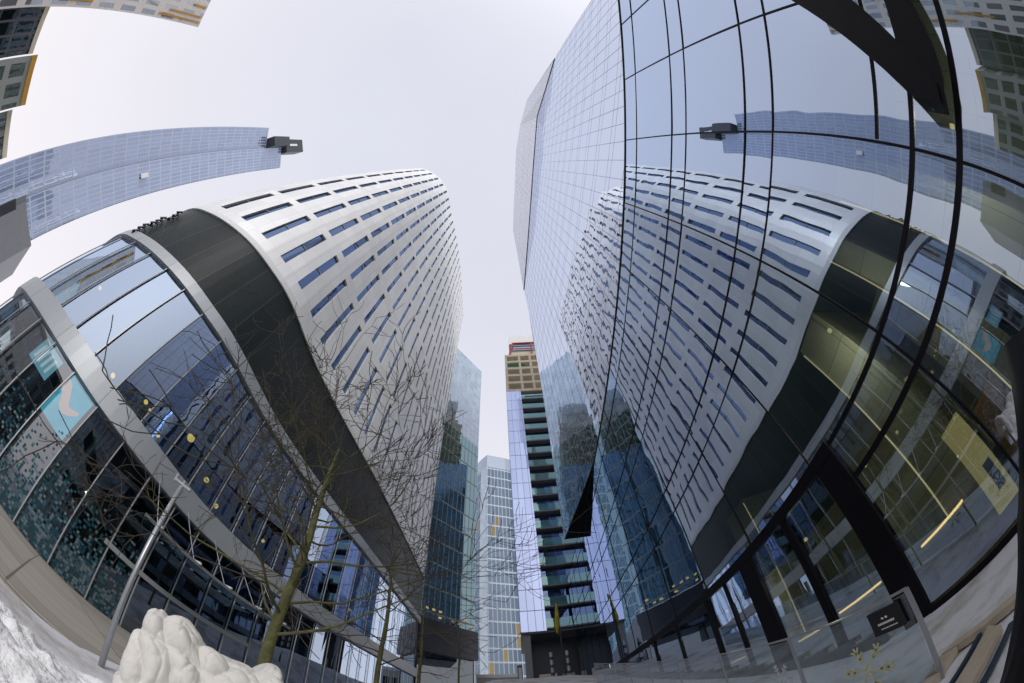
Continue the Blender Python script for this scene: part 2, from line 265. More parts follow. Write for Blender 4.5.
# ------------------------------------------------------------------ mesh helpers
class MB:
    def __init__(s): s.v = []; s.f = []; s.uv = []; s.m = []; s.mats = []; s.sm = False
    def mi(s, m):
        if m not in s.mats: s.mats.append(m)
        return s.mats.index(m)
    def poly(s, pts, mat, uv=None):
        i = len(s.v); s.v += [tuple(p) for p in pts]; s.f.append(tuple(range(i, i+len(pts)))); s.m.append(s.mi(mat))
        s.uv.append(uv if uv else [(0, 0)]*len(pts))
    def hexa(s, b, t, mat):
        """b,t: 4 bottom and 4 top corners, same winding (counter-clockwise seen from above)"""
        for q in ([b[3], b[2], b[1], b[0]], [t[0], t[1], t[2], t[3]]): s.poly(q, mat, [(p[0], p[1]) for p in q])
        for i in range(4):
            j = (i+1) % 4; q = [b[i], b[j], t[j], t[i]]
            l = math.dist(b[i], b[j]); s.poly(q, mat, [(0, b[i][2]), (l, b[j][2]), (l, t[j][2]), (0, t[i][2])])
    def box(s, x0, y0, z0, x1, y1, z1, mat):
        s.hexa([(x0, y0, z0), (x1, y0, z0), (x1, y1, z0), (x0, y1, z0)], [(x0, y0, z1), (x1, y0, z1), (x1, y1, z1), (x0, y1, z1)], mat)
    def bar(s, p, q, w, d, mat, up=(0, 0, 1)):
        p, q = Vector(p), Vector(q); t = (q-p).normalized(); a = t.cross(Vector(up))
        if a.length < 1e-3: a = t.cross(Vector((1, 0, 0)))
        a.normalize(); b = a.cross(t); a *= w/2; b *= d/2
        s.hexa([p-a-b, p+a-b, p+a+b, p-a+b], [q-a-b, q+a-b, q+a+b, q-a+b], mat)
    def tube(s, pts, rad, mat, n=6, cap=True):
        rings = []
        for i, p in enumerate(pts):
            p = Vector(p); a = Vector(pts[max(0, i-1)]); b = Vector(pts[min(len(pts)-1, i+1)]); t = (b-a).normalized()
            u = t.cross(Vector((.3, .2, 1))); u = u.normalized() if u.length > 1e-3 else Vector((1, 0, 0)); w = t.cross(u)
            r = rad[i] if isinstance(rad, (list, tuple)) else rad
            k = len(s.v); s.v += [tuple(p + u*r*cos(2*pi*j/n) + w*r*sin(2*pi*j/n)) for j in range(n)]; rings.append(k)
        for i in range(len(rings)-1):
            for j in range(n):
                jj = (j+1) % n; s.f.append((rings[i]+j, rings[i]+jj, rings[i+1]+jj, rings[i+1]+j)); s.m.append(s.mi(mat)); s.uv.append([(0, 0)]*4)
        if cap:
            s.f.append(tuple(rings[-1]+j for j in range(n))); s.m.append(s.mi(mat)); s.uv.append([(0, 0)]*n)
            s.f.append(tuple(rings[0]+j for j in reversed(range(n)))); s.m.append(s.mi(mat)); s.uv.append([(0, 0)]*n)
    def build(s, name, parent=None, smooth=False, origin=None):
        me = bpy.data.meshes.new(name)
        o0 = Vector(origin) if origin else Vector((0, 0, 0))
        me.from_pydata([tuple(Vector(v)-o0) for v in s.v], [], s.f)
        ul = me.uv_layers.new(name='UVMap'); k = 0
        for uvs in s.uv:
            for a in uvs: ul.data[k].uv = a; k += 1
        for m in s.mats: me.materials.append(m)
        for p, i in zip(me.polygons, s.m): p.material_index = i; p.use_smooth = smooth
        o = bpy.data.objects.new(name, me); COL.objects.link(o); o.location = o0
        if parent:
            o.parent = parent; o.location = o0 - wloc(parent)
        return o
def wloc(o):
    v = Vector(o.location)
    while o.parent: o = o.parent; v += Vector(o.location)
    return v
def tag(o, label, cat, group=None):
    o['label'] = label; o['category'] = cat
    if group: o['group'] = group
    return o
def thing(name, label, cat, loc, group=None):
    o = bpy.data.objects.new(name, None); o.empty_display_size = .3; COL.objects.link(o); o.location = loc
    return tag(o, label, cat, group)
def one(name, mat_fn, parent):
    mb = MB(); mat_fn(mb); return mb.build(name, parent)

# ================================================================== GROUND
def ramp_h(x, y):
    """the plaza is level by the camera and climbs along the street beside the glass balustrade"""
    y0 = 2.3 + max(0, x-3.3)*1.06
    h = .17*max(0, min(y, 30)-y0)
    k = min(1, max(0, (x+7.5)/5.0))
    return h*k - .43*(1-min(1, max(0, (x+12.5)/7.0)))
g = MB()
xs = [-400, -120, -60, -30, -20] + [-14+i*.7 for i in range(31)] + [8, 12, 20, 60, 140, 400]
ys = [-400, -120, -50, -20, -8, -4] + [-2+i*.6 for i in range(60)] + [36, 45, 60, 100, 160, 400]
idx = {}
for i, x in enumerate(xs):
    for j, y in enumerate(ys):
        idx[i, j] = len(g.v); g.v.append((x, y, ramp_h(x, y)))
def ground_material():
    m, n, o = new_mat('snow_dusted_paving'); p = nd(n, 'ShaderNodeBsdfPrincipled'); t = nd(n, 'ShaderNodeTexCoord')
    b = nd(n, 'ShaderNodeTexBrick'); b.inputs['Scale'].default_value = 1; b.inputs['Brick Width'].default_value = 1.2; b.inputs['Row Height'].default_value = .6; b.inputs['Mortar Size'].default_value = .008
    b.inputs['Color1'].default_value = (.40, .37, .33, 1); b.inputs['Color2'].default_value = (.46, .43, .38, 1); b.inputs['Mortar'].default_value = (.12, .12, .12, 1)
    n.links.new(t.outputs['Object'], b.inputs[0])
    z = nd(n, 'ShaderNodeTexNoise'); z.inputs['Scale'].default_value = .7; z.inputs['Detail'].default_value = 8; z.inputs['Roughness'].default_value = .65; n.links.new(t.outputs['Object'], z.inputs[0])
    cr = nd(n, 'ShaderNodeValToRGB'); cr.color_ramp.elements[0].position = .34; cr.color_ramp.elements[1].position = .52; n.links.new(z.outputs[0], cr.inputs[0])
    mx = nd(n, 'ShaderNodeMixRGB'); n.links.new(cr.outputs[0], mx.inputs[0]); n.links.new(b.outputs[0], mx.inputs[1]); mx.inputs[2].default_value = (.74, .75, .79, 1)
    n.links.new(mx.outputs[0], p.inputs['Base Color']); p.inputs['Roughness'].default_value = .8
    z2 = nd(n, 'ShaderNodeTexNoise'); z2.inputs['Scale'].default_value = 12; z2.inputs['Detail'].default_value = 6; n.links.new(t.outputs['Object'], z2.inputs[0])
    bu = nd(n, 'ShaderNodeBump'); bu.inputs['Distance'].default_value = .02; n.links.new(z2.outputs[0], bu.inputs['Height']); n.links.new(bu.outputs[0], p.inputs['Normal'])
    n.links.new(p.outputs[0], o.inputs[0]); return m
M['ground'] = ground_material()
for i in range(len(xs)-1):
    for j in range(len(ys)-1):
        g.f.append((idx[i, j], idx[i+1, j], idx[i+1, j+1], idx[i, j+1])); g.m.append(g.mi(M['ground'])); g.uv.append([(0, 0)]*4)
go = g.build('ground', smooth=True); go['kind'] = 'structure'

# ================================================================== LEFT BUILDING (curved white office block)
CP = [(-34, 1.0), (-27, -.9), (-23.5, -1.25), (-21.8, -1.1), (-20.3, -.4), (-18.9, .5), (-17.5, 1.7), (-16.4, 2.95), (-15.5, 4.4), (-14.7, 6.0), (-14.25, 7.7), (-14.05, 9.5),
      (-13.9, 11.26), (-13.65, 13.3), (-13.2, 16.5), (-12.7, 20.5), (-12.3, 25.5), (-12.2, 33), (-12.4, 41), (-12.7, 47.5)]
def catmull(P, n=30):
    P = [Vector(p) for p in P]; Q = [2*P[0]-P[1]]+P+[2*P[-1]-P[-2]]; o = []
    for i in range(1, len(Q)-2):
        a, b, c, d = Q[i-1:i+3]
        for k in range(n):
            t = k/n; o.append(.5*((2*b)+(c-a)*t+(2*a-5*b+4*c-d)*t*t+(3*b-a-3*c+d)*t**3))
    return o+[P[-1]]
PL = catmull(CP); SL = [0.0]
for a, b in zip(PL, PL[1:]): SL.append(SL[-1]+(b-a).length)
i0 = min(range(len(PL)), key=lambda i: (PL[i]-Vector((-20.3, -.4))).length); SL = [s-SL[i0] for s in SL]
S0, S1 = SL[0], SL[-1]
def fp(s, off=0.0, z=0.0):
    """point on the curved front: arc length s (0 = first mullion), offset towards the street, height"""
    s = min(max(s, S0), S1-1e-6); lo, hi = 0, len(SL)-1
    while hi-lo > 1:
        mid = (lo+hi)//2
        if SL[mid] <= s: lo = mid
        else: hi = mid
    t = (s-SL[lo])/(SL[hi]-SL[lo]); p = PL[lo].lerp(PL[hi], t)
    d = (PL[min(hi+6, len(PL)-1)]-PL[max(lo-6, 0)]).normalized(); nrm = Vector((d.y, -d.x))
    q = p+nrm*off; return (q.x, q.y, z)
LB = thing('office_building', 'tall white office block with curved front, slit windows and a glass shop base', 'building', (-14, 10, 0))
def sheet(mb, ss, off, z0, z1, mat):
    for a, b in zip(ss, ss[1:]):
        mb.poly([fp(a, off, z0), fp(b, off, z0), fp(b, off, z1), fp(a, off, z1)], mat, [(a, z0), (b, z0), (b, z1), (a, z1)])
def band(mb, ss, off, back, z0, z1, mat):
    """a solid ledge running along the front"""
    sheet(mb, ss, off, z0, z1, mat)
    for a, b in zip(ss, ss[1:]):
        mb.poly([fp(a, back, z0), fp(b, back, z0), fp(b, off, z0), fp(a, off, z0)], mat, [(a, 0), (b, 0), (b, .5), (a, .5)])
        mb.poly([fp(a, off, z1), fp(b, off, z1), fp(b, back, z1), fp(a, back, z1)], mat, [(a, 0), (b, 0), (b, .5), (a, .5)])
    for e in (ss[0], ss[-1]):
        mb.poly([fp(e, back, z0), fp(e, off, z0), fp(e, off, z1), fp(e, back, z1)], mat)
def srange(a, b, d):
    n = max(1, round((b-a)/d)); return [a+(b-a)*i/n for i in range(n+1)]
Z_B1, Z_B1T, Z_B2, Z_B2T, Z_W, Z_TOP = 6.3, 7.48, 14.3, 15.15, 21.55, 109.6
full = srange(S0+.2, S1, .6)
b = MB(); band(b, full, .28, -.6, Z_B1, Z_B1T, M['silver']); b.build('ledge', LB)
b = MB(); band(b, full, .22, -.6, Z_B2, Z_B2T, M['silver']); b.build('ledge', LB)
b = MB(); sheet(b, full, .05, Z_B2T, Z_W, M['louvre']); b.build('louvre_band', LB)
b = MB(); band(b, full, .16, -.4, Z_W-.05, Z_W+.55, M['white_edge']); b.build('edge_trim', LB)
b = MB(); band(b, full, .12, -.5, -.6, -.12, M['charcoal']); b.build('plinth', LB)
# mullions and panes of the two glass storeys
MP = 1.755
k0, k1 = -6, int((S1-.1)/MP)
for k in range(k0, k1+1):
    s = k*MP
    for z0, z1 in ((-.12, Z_B1), (Z_B1T, Z_B2)):
        b = MB()
        p, q = Vector(fp(s, .10, z0)), Vector(fp(s, .10, z1)); t = Vector(fp(s+.05))-Vector(fp(s-.05)); t.normalize()
        nrm = Vector((t.y, -t.x, 0)); a = t*.028; c = nrm*.02
        b.hexa([p-a-c, p-a+c, p+a+c, p+a-c], [q-a-c, q-a+c, q+a+c, q+a-c], M['mullion']); b.build('mullion', LB)
        if k < k1:
            b = MB(); e = random.uniform(-.004, .004); e2 = random.uniform(-.004, .004)
            mat = M['mosaic'] if (z0 < 1 and 0 <= k <= 6) else M['glass_left']
            A_, B_ = s+.02, s+MP-.02
            b.poly([fp(A_, e, z0), fp(B_, -e, z0), fp(B_, e2, z1), fp(A_, -e2, z1)], mat, [(A_, z0), (B_, z0), (B_, z1), (A_, z1)])
            b.build('window_pane', LB)
# interior floors and back walls that show through the glass
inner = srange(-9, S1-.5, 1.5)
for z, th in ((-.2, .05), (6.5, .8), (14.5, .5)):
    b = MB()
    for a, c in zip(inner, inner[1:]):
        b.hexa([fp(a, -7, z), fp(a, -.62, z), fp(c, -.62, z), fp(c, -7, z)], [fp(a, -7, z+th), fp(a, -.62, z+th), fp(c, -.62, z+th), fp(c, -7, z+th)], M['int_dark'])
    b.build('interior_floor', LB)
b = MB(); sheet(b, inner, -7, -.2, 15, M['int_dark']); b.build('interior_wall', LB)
# a teal lit soffit edge and round columns inside
b = MB()
for s in (2.5, 7.8, 13, 18.3, 23.5, 28.8): b.tube([fp(s, -1.8, -.2), fp(s, -1.8, 14.4)], .26, M['charcoal'], 12)
b.build('interior_column', LB)
# white cladding with slit windows
WP, WW, RH, ZW0, WH = 2.36, .68, 8.5, 23.35, 7.25
cl = MB(); wins = []
cs = [(-.2+WP*k) for k in range(-5, 22) if -.2+WP*k-.4 > S0 and -.2+WP*k+.5 < S1]
edges = [cs[0]-WP/2]+[c+WP/2 for c in cs]; edges[0] = S0+.2; edges[-1] = S1
rows = [ZW0+RH*r for r in range(10)]
for i, c in enumerate(cs):
    a, d = c-WW/2, c+WW/2; L = srange(edges[i], a, .6); Rr = srange(d, edges[i+1], .6)
    sheet(cl, L, .1, Z_W+.5, Z_TOP, M['white']); sheet(cl, Rr, .1, Z_W+.5, Z_TOP, M['white'])
    zc = Z_W+.5
    for z in rows:
        sheet(cl, [a, d], .1, zc, z, M['white']); zc = z+WH
        o1, o2 = .1, -.10
        for e in (a, d): cl.poly([fp(e, o2, z), fp(e, o1, z), fp(e, o1, z+WH), fp(e, o2, z+WH)], M['white_edge'])
        cl.poly([fp(a, o2, z), fp(d, o2, z), fp(d, o1, z), fp(a, o1, z)], M['white_edge'])
        cl.poly([fp(a, o1, z+WH), fp(d, o1, z+WH), fp(d, o2, z+WH), fp(a, o2, z+WH)], M['white_edge'])
        q = fp(c, 0, z+WH/2); wins.append((math.dist(q, (0, 0, 1.6)), c, z))
    sheet(cl, [a, d], .1, zc, Z_TOP, M['white'])
cl.build('white_cladding', LB)
wins.sort(); st = MB()
def slit(mb, c, z):
    a, d, o2 = c-WW/2, c+WW/2, -.09; e = random.uniform(-.004, .004)
    z1 = z+WH*.5
    mb.poly([fp(a, o2+e, z), fp(d, o2-e, z), fp(d, o2-e, z1-.04), fp(a, o2+e, z1-.04)], M['glass_slit'])
    mb.poly([fp(a, o2-e, z1+.04), fp(d, o2+e, z1+.04), fp(d, o2+e, z+WH), fp(a, o2-e, z+WH)], M['glass_slit'])
    mb.hexa([fp(a, o2-.05, z1-.05), fp(a, o2+.05, z1-.05), fp(d, o2+.05, z1-.05), fp(d, o2-.05, z1-.05)], [fp(a, o2-.05, z1+.05), fp(a, o2+.05, z1+.05), fp(d, o2+.05, z1+.05), fp(d, o2-.05, z1+.05)], M['grey'])
for i, (_, c, z) in enumerate(wins):
    if i < 100: m_ = MB(); slit(m_, c, z); m_.build('window', LB)
    else: slit(st, c, z)
o = st.build('window', LB); o['kind'] = 'stuff'
# roof, far end wall and back
b = MB(); rim = [fp(s, .1, Z_TOP) for s in srange(S0+.2, S1, 1.5)]
b.poly(rim+[(-45, 47.5, Z_TOP), (-45, 1, Z_TOP)], M['grey']); b.build('roof', LB)
e = fp(S1, .1, 0)
b = MB(); b.poly([(e[0], e[1], Z_B2), (-45, 47.5, Z_B2), (-45, 47.5, Z_TOP), (e[0], e[1], Z_TOP)], M['white'], [(0, 0), (30, 0), (30, 95), (0, 95)])
b.poly([(e[0], e[1], -1), (-45, 47.5, -1), (-45, 47.5, Z_B2), (e[0], e[1], Z_B2)], M['charcoal'])
f0 = fp(S0+.2, 0, 0)
b.poly([(-45, 47.5, -1), (-45, 1, -1), (-45, 1, Z_TOP), (-45, 47.5, Z_TOP)], M['white']); b.poly([(-45, 1, -1), (f0[0], f0[1], -1), (f0[0], f0[1], Z_TOP), (-45, 1, Z_TOP)], M['white'])
b.build('wall', LB)
# glass awning on rods over the shop doors
aw = MB(); ass = srange(10.3, 19.2, .9)
for a, c in zip(ass, ass[1:]): aw.hexa([fp(a, .3, 4.42), fp(a, 2.6, 4.3), fp(c, 2.6, 4.3), fp(c, .3, 4.42)], [fp(a, .3, 4.45), fp(a, 2.6, 4.33), fp(c, 2.6, 4.33), fp(c, .3, 4.45)], M['glass_awning'])
awn = aw.build('awning', LB)
b = MB()
for a, c in zip(ass, ass[1:]): b.bar(fp(a, 2.62, 4.3), fp(c, 2.62, 4.3), .06, .12, M['galv'])
b.build('awning_edge', awn)
for s in (10.9, 12.9, 14.9, 16.9, 18.7):
    b = MB(); b.tube([fp(s, 2.3, 4.36), fp(s, .25, 6.5)], .022, M['galv'], 6); b.build('tie_rod', awn)
    b = MB(); b.bar(fp(s, .3, 4.5), fp(s, 2.75, 4.38), .09, .09, M['white_edge']); b.build('bracket', awn)
b = MB()
for a, c in zip(ass, ass[1:]): b.bar(fp(a, .12, 2.55), fp(c, .12, 2.55), .12, .22, M['mullion'])
b.build('door_header', LB)

# ================================================================== RIGHT BUILDING (mirror glass tower)
XR = 6.6
RB = thing('glass_tower', 'mirror glass tower on the right with large podium panes and a folded upper facade', 'building', (XR, 5, 0))
YE = 44.6
ycol = [-1.55+3.36*k for k in range(-3, 15)]; ycol[-1] = YE
zrow = [3.55, 4.58, 8.6, 9.77, 13.16, 14.28, 17.9, 19.4]
stuff = MB()
def pane(mb, y0, y1, z0, z1, mat):
    t1, t2 = random.gauss(0, .0042), random.gauss(0, .0042)
    h, w = (z1-z0)/2, (y1-y0)/2; dx = lambda a, b_: XR + t1*a*w*.5 + t2*b_*h*.5
    mb.poly([(dx(-1, -1), y0+.02, z0+.02), (dx(-1, 1), y0+.02, z1-.02), (dx(1, 1), y1-.02, z1-.02), (dx(1, -1), y1-.02, z0+.02)], mat)
for i in range(len(ycol)-1):
    y0, y1 = ycol[i], ycol[i+1]
    zs = zrow if y0 > 4 else [.16]+zrow
    for j in range(len(zs)-1):
        far = y0 > 25
        mb = stuff if far else MB(); pane(mb, y0, y1, zs[j], zs[j+1], M['glass_podium'])
        if not far: mb.build('window_pane', RB)
o = stuff.build('window_pane', RB); o['kind'] = 'stuff'
# doors: tall panes between black posts
dpost = [(5.15, .7), (6.9, .24), (9.15, .75), (10.7, .12), (12.3, .2), (15.5, .12), (18.7, .25), (25.4, .12), (32.2, .12), (38.9, .12), (44.4, .2)]
for (y, w) in dpost:
    b = MB(); yc = y if y > 5.2 else 4.78
    b.box(XR-.05, yc-w/2, -.1, XR+.14, yc+w/2, 4.4, M['black']); b.build('door_post', RB)
for (ya, wa), (yb, wb) in zip(dpost, dpost[1:]):
    b = MB(); a = 5.13 if ya < 5.2 else ya+wa/2
    b.poly([(XR+.02, a, 0), (XR+.02, a, 4.4), (XR+.02, yb-wb/2, 4.4), (XR+.02, yb-wb/2, 0)], M['glass_podium']); b.build('door_pane', RB)
b = MB(); b.box(XR-.06, 4.43, 4.4, XR+.12, YE, 4.72, M['black']); b.build('door_header', RB)
b = MB(); b.box(XR-.10, ycol[0], -.2, XR+.1, 4.43, .14, M['black']); b.build('plinth', RB)
# dark stepped base that follows the climbing pavement
b = MB(); y = 5.6
while y < 43:
    h = ramp_h(XR, y+.9)+.25; b.box(XR-.17, y, -.2, XR-.02, y+.9, h, M['charcoal']); y += .9
b.build('stepped_base', RB)
for k, y in enumerate(ycol):
    w = .05 if y < 4 else .03; b = MB(); z0 = .14 if y < 4 else 4.72
    b.box(XR-.022, y-w/2, z0, XR+.05, y+w/2, 19.35, M['black']); b.build('mullion', RB)
for z, w in ((3.55, .13), (4.58, .11), (8.6, .045), (9.77, .05), (13.16, .04), (14.28, .042), (17.9, .025)):
    y1 = 4.4 if z < 4.6 else YE
    b = MB(); b.box(XR-.025, ycol[0], z-w/2, XR+.045, y1, z+w/2, M['black']); b.build('transom', RB)
b = MB(); b.box(XR-.025, ycol[0], 5.38, XR+.045, -1.6, 5.46, M['black']); b.build('transom', RB)
b = MB(); b.box(XR-.04, -12.4, 19.4, XR+.1, 21, 19.52, M['black']); b.build('transom', RB)
# upper curtain wall: bounded below by the podium, above by the slanting fold
fold = [(-21.35, 67.6), (-17.2, 76.8), (-12.4, 89.0), (1.1, 86.7), (8.2, 84.8), (17.5, 82.7), (23.3, 81.5), (29.2, 80.4)]
endl = [(29.2, 80.4), (29.4, 66), (30.2, 57.5), (30.6, 47), (31.3, 36.8), (32.2, 27.1), (32.9, 19.52)]
def xu(y): return XR-.112*(y-20.5)      # the upper tower is turned a little against the podium: set back here, overhanging there
def interp(pl, v, a=0, b_=1):
    pl = sorted(pl, key=lambda p: p[a])
    if v <= pl[0][a]: return pl[0][b_]
    for p, q in zip(pl, pl[1:]):
        if v <= q[a]: return p[b_]+(q[b_]-p[b_])*(v-p[a])/max(1e-9, q[a]-p[a])
    return pl[-1][b_]
def zt(y): return interp(fold, y) if y <= 29.2 else interp(endl, y)
def zb(y): return 19.52
UM = 1.432
yu = sorted([-21.35, -12.4, 29.2, 32.88]+[-4.94+UM*k for k in range(-11, 27)])
zfl = []
z = 21.05
while z < 90: zfl += [z, z+.95]; z += 3.9
us = MB()
for a, c in zip(yu, yu[1:]):
    za, zc_, ba, bc = zt(a), zt(c), zb(a), zb(c)
    cuts = [z for z in zfl if max(ba, bc) < z < min(za, zc_)]; lv = [None]+cuts+[None]
    for i in range(len(lv)-1):
        la, lc = (ba, bc) if lv[i] is None else (lv[i], lv[i]); ha, hc = (za, zc_) if lv[i+1] is None else (lv[i+1], lv[i+1])
        t1, t2 = random.gauss(0, .0012), random.gauss(0, .0012)
        us.poly([(xu(a)-t1-t2, a, la), (xu(a)-t1+t2, a, ha), (xu(c)+t1+t2, c, hc), (xu(c)+t1-t2, c, lc)], M['glass_upper'])
us.build('curtain_wall', RB)
for y in yu:
    if y in (-12.4, 29.2, 32.88): continue
    b = MB(); b.bar((xu(y)+.004, y, zb(y)+.01), (xu(y)+.004, y, zt(y)-.05), .03, .03, M['line'], up=(1, 0, 0)); b.build('mullion', RB)
for z in zfl:
    ys_ = [y for y in [-21.3+i*.25 for i in range(218)] if zb(y) < z < zt(y)]
    if len(ys_) > 4:
        b = MB(); b.bar((xu(ys_[0])+.004, ys_[0], z), (xu(ys_[-1])+.004, ys_[-1], z), .02, .026, M['line_pale']); b.build('transom', RB)
b = MB()
for (y0, z0), (y1, z1) in zip(fold, fold[1:]): b.bar((xu(y0)-.03, y0, z0), (xu(y1)-.03, y1, z1), .12, .16, M['charcoal'], up=(1, 0, 0))
b.build('fold_line_trim', RB)
# outward leaning crown above the fold
outer = [(11.1, -21.2, 68.4), (8.1, -17, 90), (7.0, -11.6, 100), (5.7, -4.5, 100), (5.1, 3.9, 98), (4.4, 12, 96.5), (4.05, 17.3, 95), (5.58, 29.3, 80.9)]
b = MB()
for i in range(len(fold)-1):
    p0, p1 = (xu(fold[i][0]), *fold[i]), (xu(fold[i+1][0]), *fold[i+1]); q0, q1 = outer[i], outer[i+1]
    l_ = math.dist(p0, p1); h_ = math.dist(p0, q0); h2_ = math.dist(p1, q1); b.poly([p0, q0, q1, p1], M['cw_crown'], [(0, 0), (0, h_), (l_, h2_), (l_, 0)])
b.build('leaning_facet', RB)
b = MB(); back = [(30, y, z) for (_, y, z) in outer]
for i in range(len(outer)-1): b.poly([outer[i], back[i], back[i+1], outer[i+1]], M['grey'])
b.build('roof', RB)
b = MB()
for (y0, z0), (y1, z1) in zip(endl, endl[1:]): b.poly([(xu(y0), y0, z0), (xu(y1), y1, z1), (30, y1, z1), (30, y0, z0)], M['glass_upper'])
b.poly([(xu(-21.35), -21.35, 19.5), (30, -21.35, 19.5), (30, -21.35, 70), (xu(-21.35), -21.35, 67.6)], M['glass_upper'])
b.poly([(XR, ycol[0], -.2), (30, ycol[0], -.2), (30, ycol[0], 19.4), (XR, ycol[0], 19.4)], M['glass_podium'])
b.poly([(XR, YE, -.2), (XR, YE, 20), (30, YE, 20), (30, YE, -.2)], M['glass_dark'])
b.poly([(30, -21.35, -.2), (30, YE, -.2), (30, YE, 19.4), (30, 32, 19.5), (30, 30, 82), (30, -12.4, 88), (30, -21.35, 70)], M['grey'])
b.build('end_wall', RB)
# black soffit sheet under the overhanging tower, and the podium roof sheet
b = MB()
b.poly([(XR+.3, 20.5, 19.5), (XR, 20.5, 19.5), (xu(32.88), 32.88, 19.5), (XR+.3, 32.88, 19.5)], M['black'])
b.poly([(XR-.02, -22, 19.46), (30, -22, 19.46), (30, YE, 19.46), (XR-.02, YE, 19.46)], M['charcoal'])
b.build('tower_soffit', RB)
# lobby and office interiors behind the podium glass
b = MB()
b.box(XR+.35, -12.3, -.3, 16, YE, 0.0, M['int_floor']); b.build('lobby_floor', RB)
b = MB()
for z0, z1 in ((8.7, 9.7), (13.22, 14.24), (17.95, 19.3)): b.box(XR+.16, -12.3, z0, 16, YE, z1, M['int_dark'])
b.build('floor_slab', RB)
b = MB(); b.poly([(14, -12.3, 0), (14, YE, 0), (14, YE, 19.4), (14, -12.3, 19.4)], M['int_stone'], [(0, 0), (47, 0), (47, 19), (0, 19)]); b.build('lobby_wall', RB)
for (ya, yb, xw) in ((4.72, 3.3, 9.6), (1.54, .75, 9.6), (-.3, -1.7, 9.6), (12.6, 14.5, 10.5)):
    lo_, hi_ = min(ya, yb), max(ya, yb)
    b = MB(); b.box(xw, lo_, 0.01, 13.9, hi_, 8.65, M['int_stone']); cw = b.build('core_wall', RB)
    b = MB(); b.box(xw-.05, ya-.018, .3, xw-.01, ya+.018, 8.4, M['led']); b.build('light_strip', cw)
for (y0, y1, x, z) in ((3.9, 5.4, 8.9, 1.25), (6.7, 8.6, 8.4, 1.32), (9.8, 10.8, 8.6, 1.2), (14.8, 16, 8.8, 1.7)):
    b = MB(); b.box(x, y0, 0.01, x+.6, y1, z-.1, M['int_stone']); bn = b.build('reception_bench', RB)
    b = MB(); b.box(x-.05, y0, z-.09, x+.1, y1, z-.03, M['led_low']); b.build('light_strip', bn)
b = MB(); b.box(9.2, 2.78, .05, 9.3, 3.45, 2.72, M['room_glow']); rp = b.build('lit_panel', RB)
b = MB(); b.box(9.13, 2.86, .5, 9.18, 3.1, 1.3, M['grey']); b.build('picture', rp)
b = MB(); b.box(9.2, 1.6, .5, 9.3, 2.55, 2.3, M['ochre']); b.build('wall_panel', RB)
for k, (x, y, z) in enumerate(((8.3, -7, 6.6), (8.3, 3.0, 6.9), (8.3, 8.2, 4.0), (8.3, 14, 4.0), (8.2, -2.6, 4.2))):  # added lamps that brighten the lobby, shaped as small hanging fittings
    b = MB(); b.tube([(x, y, z-.05), (x, y, z+.05)], .06, M['fill_glow'], 10); dl = b.build('fill_lamp', RB)
    b = MB(); b.tube([(x, y, z+.05), (x, y, 8.7)], .008, M['black'], 4); b.build('cord', dl)
    pl = bpy.data.lights.new('fill_light', 'POINT'); pl.energy = 190; pl.color = (1, .84, .60); pl.shadow_soft_size = .15
    po = bpy.data.objects.new('fill_light', pl); COL.objects.link(po); po.parent = dl; po.location = (x-XR, y-5, z-.16); po.location = Vector((x, y, z-.2))-wloc(dl)
# black steel canopy frame fixed to the facade near the corner
cn = thing('canopy_frame', 'black steel canopy with a slanting beam fixed high on the mirror facade', 'canopy', (6.0, -3.4, 4.4))
def ext(name, yz, x0, x1, mat, parent):
    mb = MB(); n_ = len(yz); mb.poly([(x0, y, z) for y, z in yz], mat); mb.poly([(x1, y, z) for y, z in reversed(yz)], mat)
    for i in range(n_):
        (a, p), (c, q) = yz[i], yz[(i+1) % n_]; mb.poly([(x0, a, p), (x1, a, p), (x1, c, q), (x0, c, q)], mat)
    return mb.build(name, parent)
ext('slanting_beam', [(-9.4, 11.6), (-4.53, 6.87), (-2.99, 5.12), (-2.24, 4.2), (-2.24, 3.68), (-2.55, 3.72), (-3.26, 4.4), (-4.22, 5.25), (-9.4, 9.9)], 5.95, 6.1, M['black'], cn)
ext('soffit_panel', [(-2.26, 3.66), (-2.69, 3.62), (-3.21, 3.70), (-4.07, 3.90), (-9.0, 5.3), (-9.0, 6.3), (-4.11, 4.5), (-3.26, 4.45)], 6.0, 6.12, M['black'], cn)
ext('side_arm', [(-2.24, 3.7), (-2.24, 4.2), (-2.5, 4.4), (-2.6, 3.75)], 6.1, 6.5, M['black'], cn)

# ================================================================== STREET END
# blue tower with a strip of balconies, on a raised base
CT = thing('apartment_tower', 'slim pale blue glass tower with a strip of teal balconies at the street end', 'building', (4.6, 46, 3))
CX0, CX1, CX2, CX3, CY, CZ0, CZ1 = .25, 3.35, 9.0, 11.0, 45.0, 12.6, 62.2
def uvq(mb, p, q, z0, z1, mat, u0=0):
    l = math.dist(p, q); mb.poly([(p[0], p[1], z0), (q[0], q[1], z0), (q[0], q[1], z1), (p[0], p[1], z1)], mat, [(u0, z0), (u0+l, z0), (u0+l, z1), (u0, z1)])
M['cw_ice'] = floors_material('ice_curtain_wall', ((.60, .70, .98), (.36, .42, .74)), .92, 3.1, (.30, .36, .52), slab=.10, ver=.05, lo=.55)
b = MB(); uvq(b, (CX0, CY), (CX1, CY), CZ0, CZ1, M['cw_ice']); b.build('glass_facade', CT)
b = MB(); uvq(b, (CX2, CY), (CX3, CY), CZ0, CZ1, M['cw_ice']); b.build('glass_facade', CT)
b = MB(); uvq(b, (CX0, 60), (CX0, CY), CZ0, CZ1, M['cw_ice']); uvq(b, (CX3, CY), (CX3, 60), CZ0, CZ1, M['cw_ice']); uvq(b, (CX3, 60), (CX0, 60), CZ0, CZ1, M['cw_ice']); b.build('side_wall', CT)
